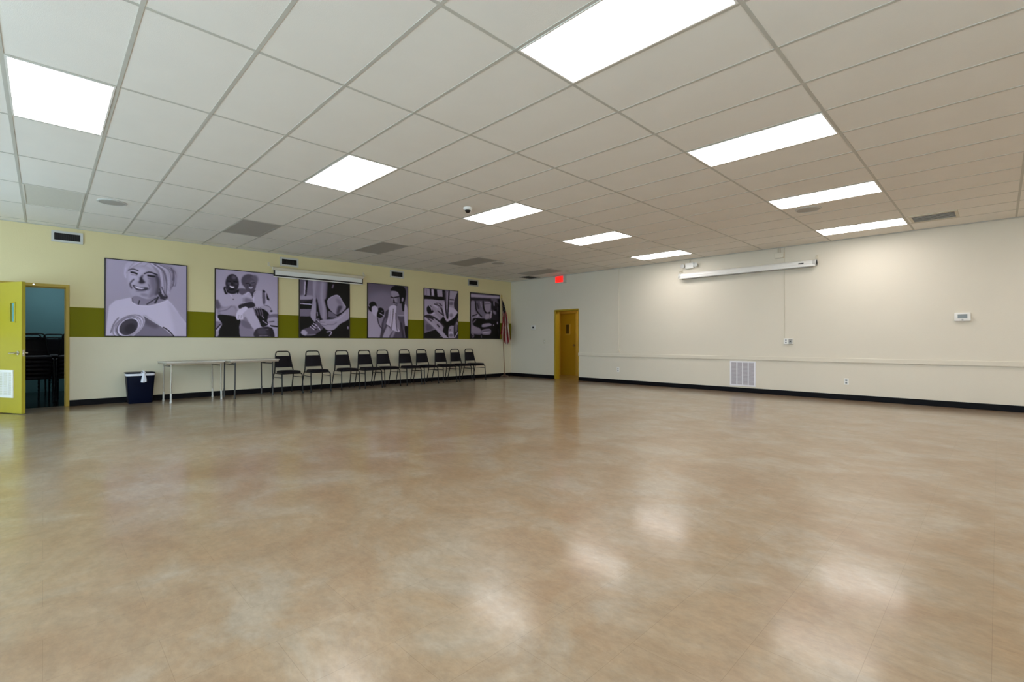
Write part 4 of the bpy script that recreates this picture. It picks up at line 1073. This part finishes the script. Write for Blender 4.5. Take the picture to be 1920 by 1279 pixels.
for x, lb in zip(CHAIR_X[1:], CHAIR_L[1:]):
    dup(chair0, (x, 8.325 + rng.uniform(-0.012, 0.012), 0), rng.uniform(-0.025, 0.025), lb)
# stacks in the storage room
for sx, sy, n, place, rz in ((0.10, 9.95, 6, 'left stack behind the open storage door', 0.10), (0.60, 10.02, 6, 'right stack inside the storage doorway', -0.06), (0.36, 10.95, 6, 'middle stack in the storage room', 0.0), (0.02, 11.75, 6, 'rear left stack added to darken the teal wall', 0.0), (0.58, 11.75, 5, 'rear right stack added to darken the teal wall', 0.03), (-0.55, 10.6, 5, 'stack hidden behind the storage door leaf', 0.05)):  # rear two stacks are added to fill the shaded lower wall with black
    for k in range(n):
        pos = 'at the bottom of the ' if k == 0 else ('on top of the ' if k == n - 1 else ['', 'second from the bottom in the ', 'third from the bottom in the ', 'fourth from the bottom in the ', 'fifth from the bottom in the '][k])
        a = Vector((math.sin(rz) * 0.018 * k, -math.cos(rz) * 0.018 * k, 0.072 * k))
        dup(chair0, (sx + a.x, sy + a.y, a.z), rz, 'black chair ' + pos + place, 'stacked black chairs in the storage room')

# ------------------------------------------------------------------ folding tables
def table(cx, cy, rot, hx0, hx1, hy, leg_x, leg_y, label, lm, zt=0.735):
    t = thing('folding_table', label, 'table', (cx, cy, 0), math.radians(rot))
    bm = new_bm(); box(bm, (-hx0, -hy, zt - 0.022), (hx1, hy, zt), bevel=0.006); obj('tabletop', bm, M_TABLETOP, t)
    bm = new_bm()
    box(bm, (-hx0 + 0.01, -hy + 0.012, zt - 0.048), (hx1 - 0.01, -hy + 0.028, zt - 0.021)); box(bm, (-hx0 + 0.01, hy - 0.028, zt - 0.048), (hx1 - 0.01, hy - 0.012, zt - 0.021))
    box(bm, (-hx0 + 0.01, -hy + 0.012, zt - 0.048), (-hx0 + 0.026, hy - 0.012, zt - 0.021)); box(bm, (hx1 - 0.026, -hy + 0.012, zt - 0.048), (hx1 - 0.01, hy - 0.012, zt - 0.021))
    obj('apron', bm, M_TABLELEG, t)
    for s in (-1, 1):
        lx = s * (leg_x - 0.008)
        for yy in (-leg_y, leg_y):
            bm = new_bm(); tube(bm, [(lx, yy, zt - 0.03), (lx + s * 0.006, yy, 0.16)], 0.0125, 10)
            lg = obj('leg', bm, lm, t, smooth=True)
            bm = new_bm(); tube(bm, [(lx + s * 0.006, yy, 0.17), (lx + s * 0.008, yy, 0.02)], 0.0155, 10)
            lathe(bm, [(0.019, 0), (0.019, 0.028), (0.016, 0.034)], (lx + s * 0.008, yy, 0), 12); obj('leg_sleeve', bm, M_LGREY if lm is M_TABLELEG else M_TABLEDARK, lg)
        bm = new_bm(); tube(bm, [(lx, -leg_y, zt - 0.085), (lx, leg_y, zt - 0.085)], 0.010, 8)
        tube(bm, [(lx, 0, zt - 0.085), (lx - s * 0.18, 0, zt - 0.03)], 0.008, 8); obj('cross_brace', bm, lm, t)
    return t
table(2.21, 8.36, 3, 0.485, 0.44, 0.33, 0.40, 0.27, 'pale folding table with light metal legs beside the trash bin', M_TABLELEG)
table(3.15, 8.30, 7, 0.455, 0.47, 0.30, 0.36, 0.25, 'pale folding table with dark legs beside the first chair', M_TABLEDARK, 0.743)

# ------------------------------------------------------------------ trash bin
t = thing('trash_bin', 'dark blue trash bin with a white liner tied in a knot', 'trash bin', (1.445, 8.58, 0))
def rrect(hx, hy, r, z, n=4):
    out = []
    for cx, cy, a0 in ((hx - r, hy - r, 0), (-hx + r, hy - r, 90), (-hx + r, -hy + r, 180), (hx - r, -hy + r, 270)):
        for k in range(n + 1):
            a = math.radians(a0 + 90 * k / n); out.append((cx + r * math.cos(a), cy + r * math.sin(a), z))
    return out
def loft(bm, rings, cap0=True, cap1=True):
    R_ = [[bm.verts.new(p) for p in r] for r in rings]; n = len(R_[0])
    for A, B in zip(R_, R_[1:]):
        for k in range(n):
            bm.faces.new((A[k], A[(k + 1) % n], B[(k + 1) % n], B[k]))
    if cap0: bm.faces.new(list(reversed(R_[0])))
    if cap1: bm.faces.new(R_[-1])
bm = new_bm(); loft(bm, [rrect(0.165, 0.125, 0.03, 0.0), rrect(0.170, 0.130, 0.035, 0.01), rrect(0.203, 0.155, 0.04, 0.50), rrect(0.203, 0.155, 0.04, 0.535), rrect(0.193, 0.145, 0.036, 0.535), rrect(0.160, 0.12, 0.03, 0.02)])
obj('bin_body', bm, M_BIN, t, smooth=True)
bm = new_bm(); loft(bm, [rrect(0.206, 0.158, 0.042, 0.490), rrect(0.2085, 0.1605, 0.044, 0.500), rrect(0.2085, 0.1605, 0.044, 0.522), rrect(0.206, 0.158, 0.042, 0.528), rrect(0.2035, 0.1555, 0.041, 0.520), rrect(0.2035, 0.1555, 0.041, 0.495)], False, False)
obj('liner_rim', bm, M_BAG, t, smooth=True)
bm = new_bm(); loft(bm, [rrect(0.212, 0.164, 0.045, 0.538), rrect(0.212, 0.164, 0.045, 0.546), rrect(0.19, 0.14, 0.04, 0.552)], True, True)
obj('liner_top', bm, M_BIN, t, smooth=True)
bm = new_bm()
for pts, r0, r1 in (([(0.035, -0.165, 0.53), (0.038, -0.185, 0.50), (0.028, -0.185, 0.45), (0.020, -0.18, 0.375)], 0.018, 0.030), ([(0.035, -0.165, 0.53), (0.045, -0.19, 0.49), (0.055, -0.188, 0.43), (0.056, -0.18, 0.385)], 0.016, 0.022), ([(0.0, -0.158, 0.545), (0.035, -0.168, 0.53), (0.06, -0.16, 0.548)], 0.014, 0.012), ([(0.035, -0.165, 0.53), (0.04, -0.17, 0.565), (0.02, -0.155, 0.575)], 0.014, 0.01)):
    tube(bm, smooth_path(pts, 4), r0, 8, r_end=r1)
obj('liner_knot', bm, M_BAG, t, smooth=True)

# ------------------------------------------------------------------ flag
t = thing('flag_on_stand', 'draped striped flag on a floor pole in the corner', 'flag', (10.52, 8.60, 0))
bm = new_bm(); lathe(bm, [(0.135, 0), (0.135, 0.015), (0.10, 0.035), (0.04, 0.055), (0.03, 0.10), (0.022, 0.11)], (0, 0, 0), 28); obj('stand_base', bm, mat('dark_bronze', (0.10, 0.055, 0.045), 0.35, metal=0.6, vary=0.1), t, smooth=True)
lean = Vector((-0.064, 0.063, 0)) / 2.5
bm = new_bm(); tube(bm, [Vector((0, 0, 0.02)), lean * 2.48 + Vector((0, 0, 2.48))], 0.014, 12); obj('pole', bm, M_POLE, t, smooth=True)
bm = new_bm(); lathe(bm, [(0.012, 0), (0.02, 0.02), (0.014, 0.04), (0.022, 0.06), (0, 0.11)], (lean.x * 2.48, lean.y * 2.48, 2.47), 14); obj('finial', bm, M_GOLD, t, smooth=True)
# cloth: hoist edge on the pole, hanging in folds
bm = new_bm()
NS, NT = 52, 60
lat = Vector((0.72, -0.69, 0)); dep = Vector((0.69, 0.72, 0))
grid = []
for j in range(NT + 1):
    tt = j / NT; row = []
    for i in range(NS + 1):
        s = i / NS
        zt_ = 2.40 - 0.06 * s
        zb = 1.04 + 0.20 * abs(s - 0.62) + 0.05 * math.sin(9 * s) + (0.16 if s < 0.12 else 0)
        z = zt_ + (zb - zt_) * tt
        wdt = 0.035 + 0.22 * tt ** 0.8 if tt < 0.55 else 0.035 + 0.22 * 0.55 ** 0.8 + 0.12 * (tt - 0.55)
        left = -0.07 * max(0, tt - 0.45) * 2.2
        x = left + (wdt - left) * (s + 0.05 * math.sin(6 * s + 4 * tt))
        amp = 0.015 + 0.045 * min(1, tt * 1.6)
        y = amp * math.sin(2 * math.pi * 3.2 * s + 2.2 * tt) + 0.012 * math.sin(17 * s + 3)
        p = lean * z + Vector((0, 0, z)) + lat * (x + 0.012) + dep * (y * 0.9)
        row.append(bm.verts.new(p))
    grid.append(row)
for j in range(NT):
    for i in range(NS):
        f = bm.faces.new((grid[j][i], grid[j][i + 1], grid[j + 1][i + 1], grid[j + 1][i]))
        s, tt = (i + 0.5) / NS, (j + 0.5) / NT
        k = s * 6.5 - 2.2 * max(0, 0.62 - tt) * (1 + s)
        if tt < 0.24 + 0.10 * (1 - s):
            f.material_index = 2 if not ((i % 6 == 2) and (j % 5 == 2)) else 1
        else:
            f.material_index = int(math.floor(k)) % 2
fl = obj('flag_cloth', bm, [M_FRED, M_FWHITE, M_FNAVY], t, smooth=True)
md = fl.modifiers.new('thickness', 'SOLIDIFY'); md.thickness = 0.003
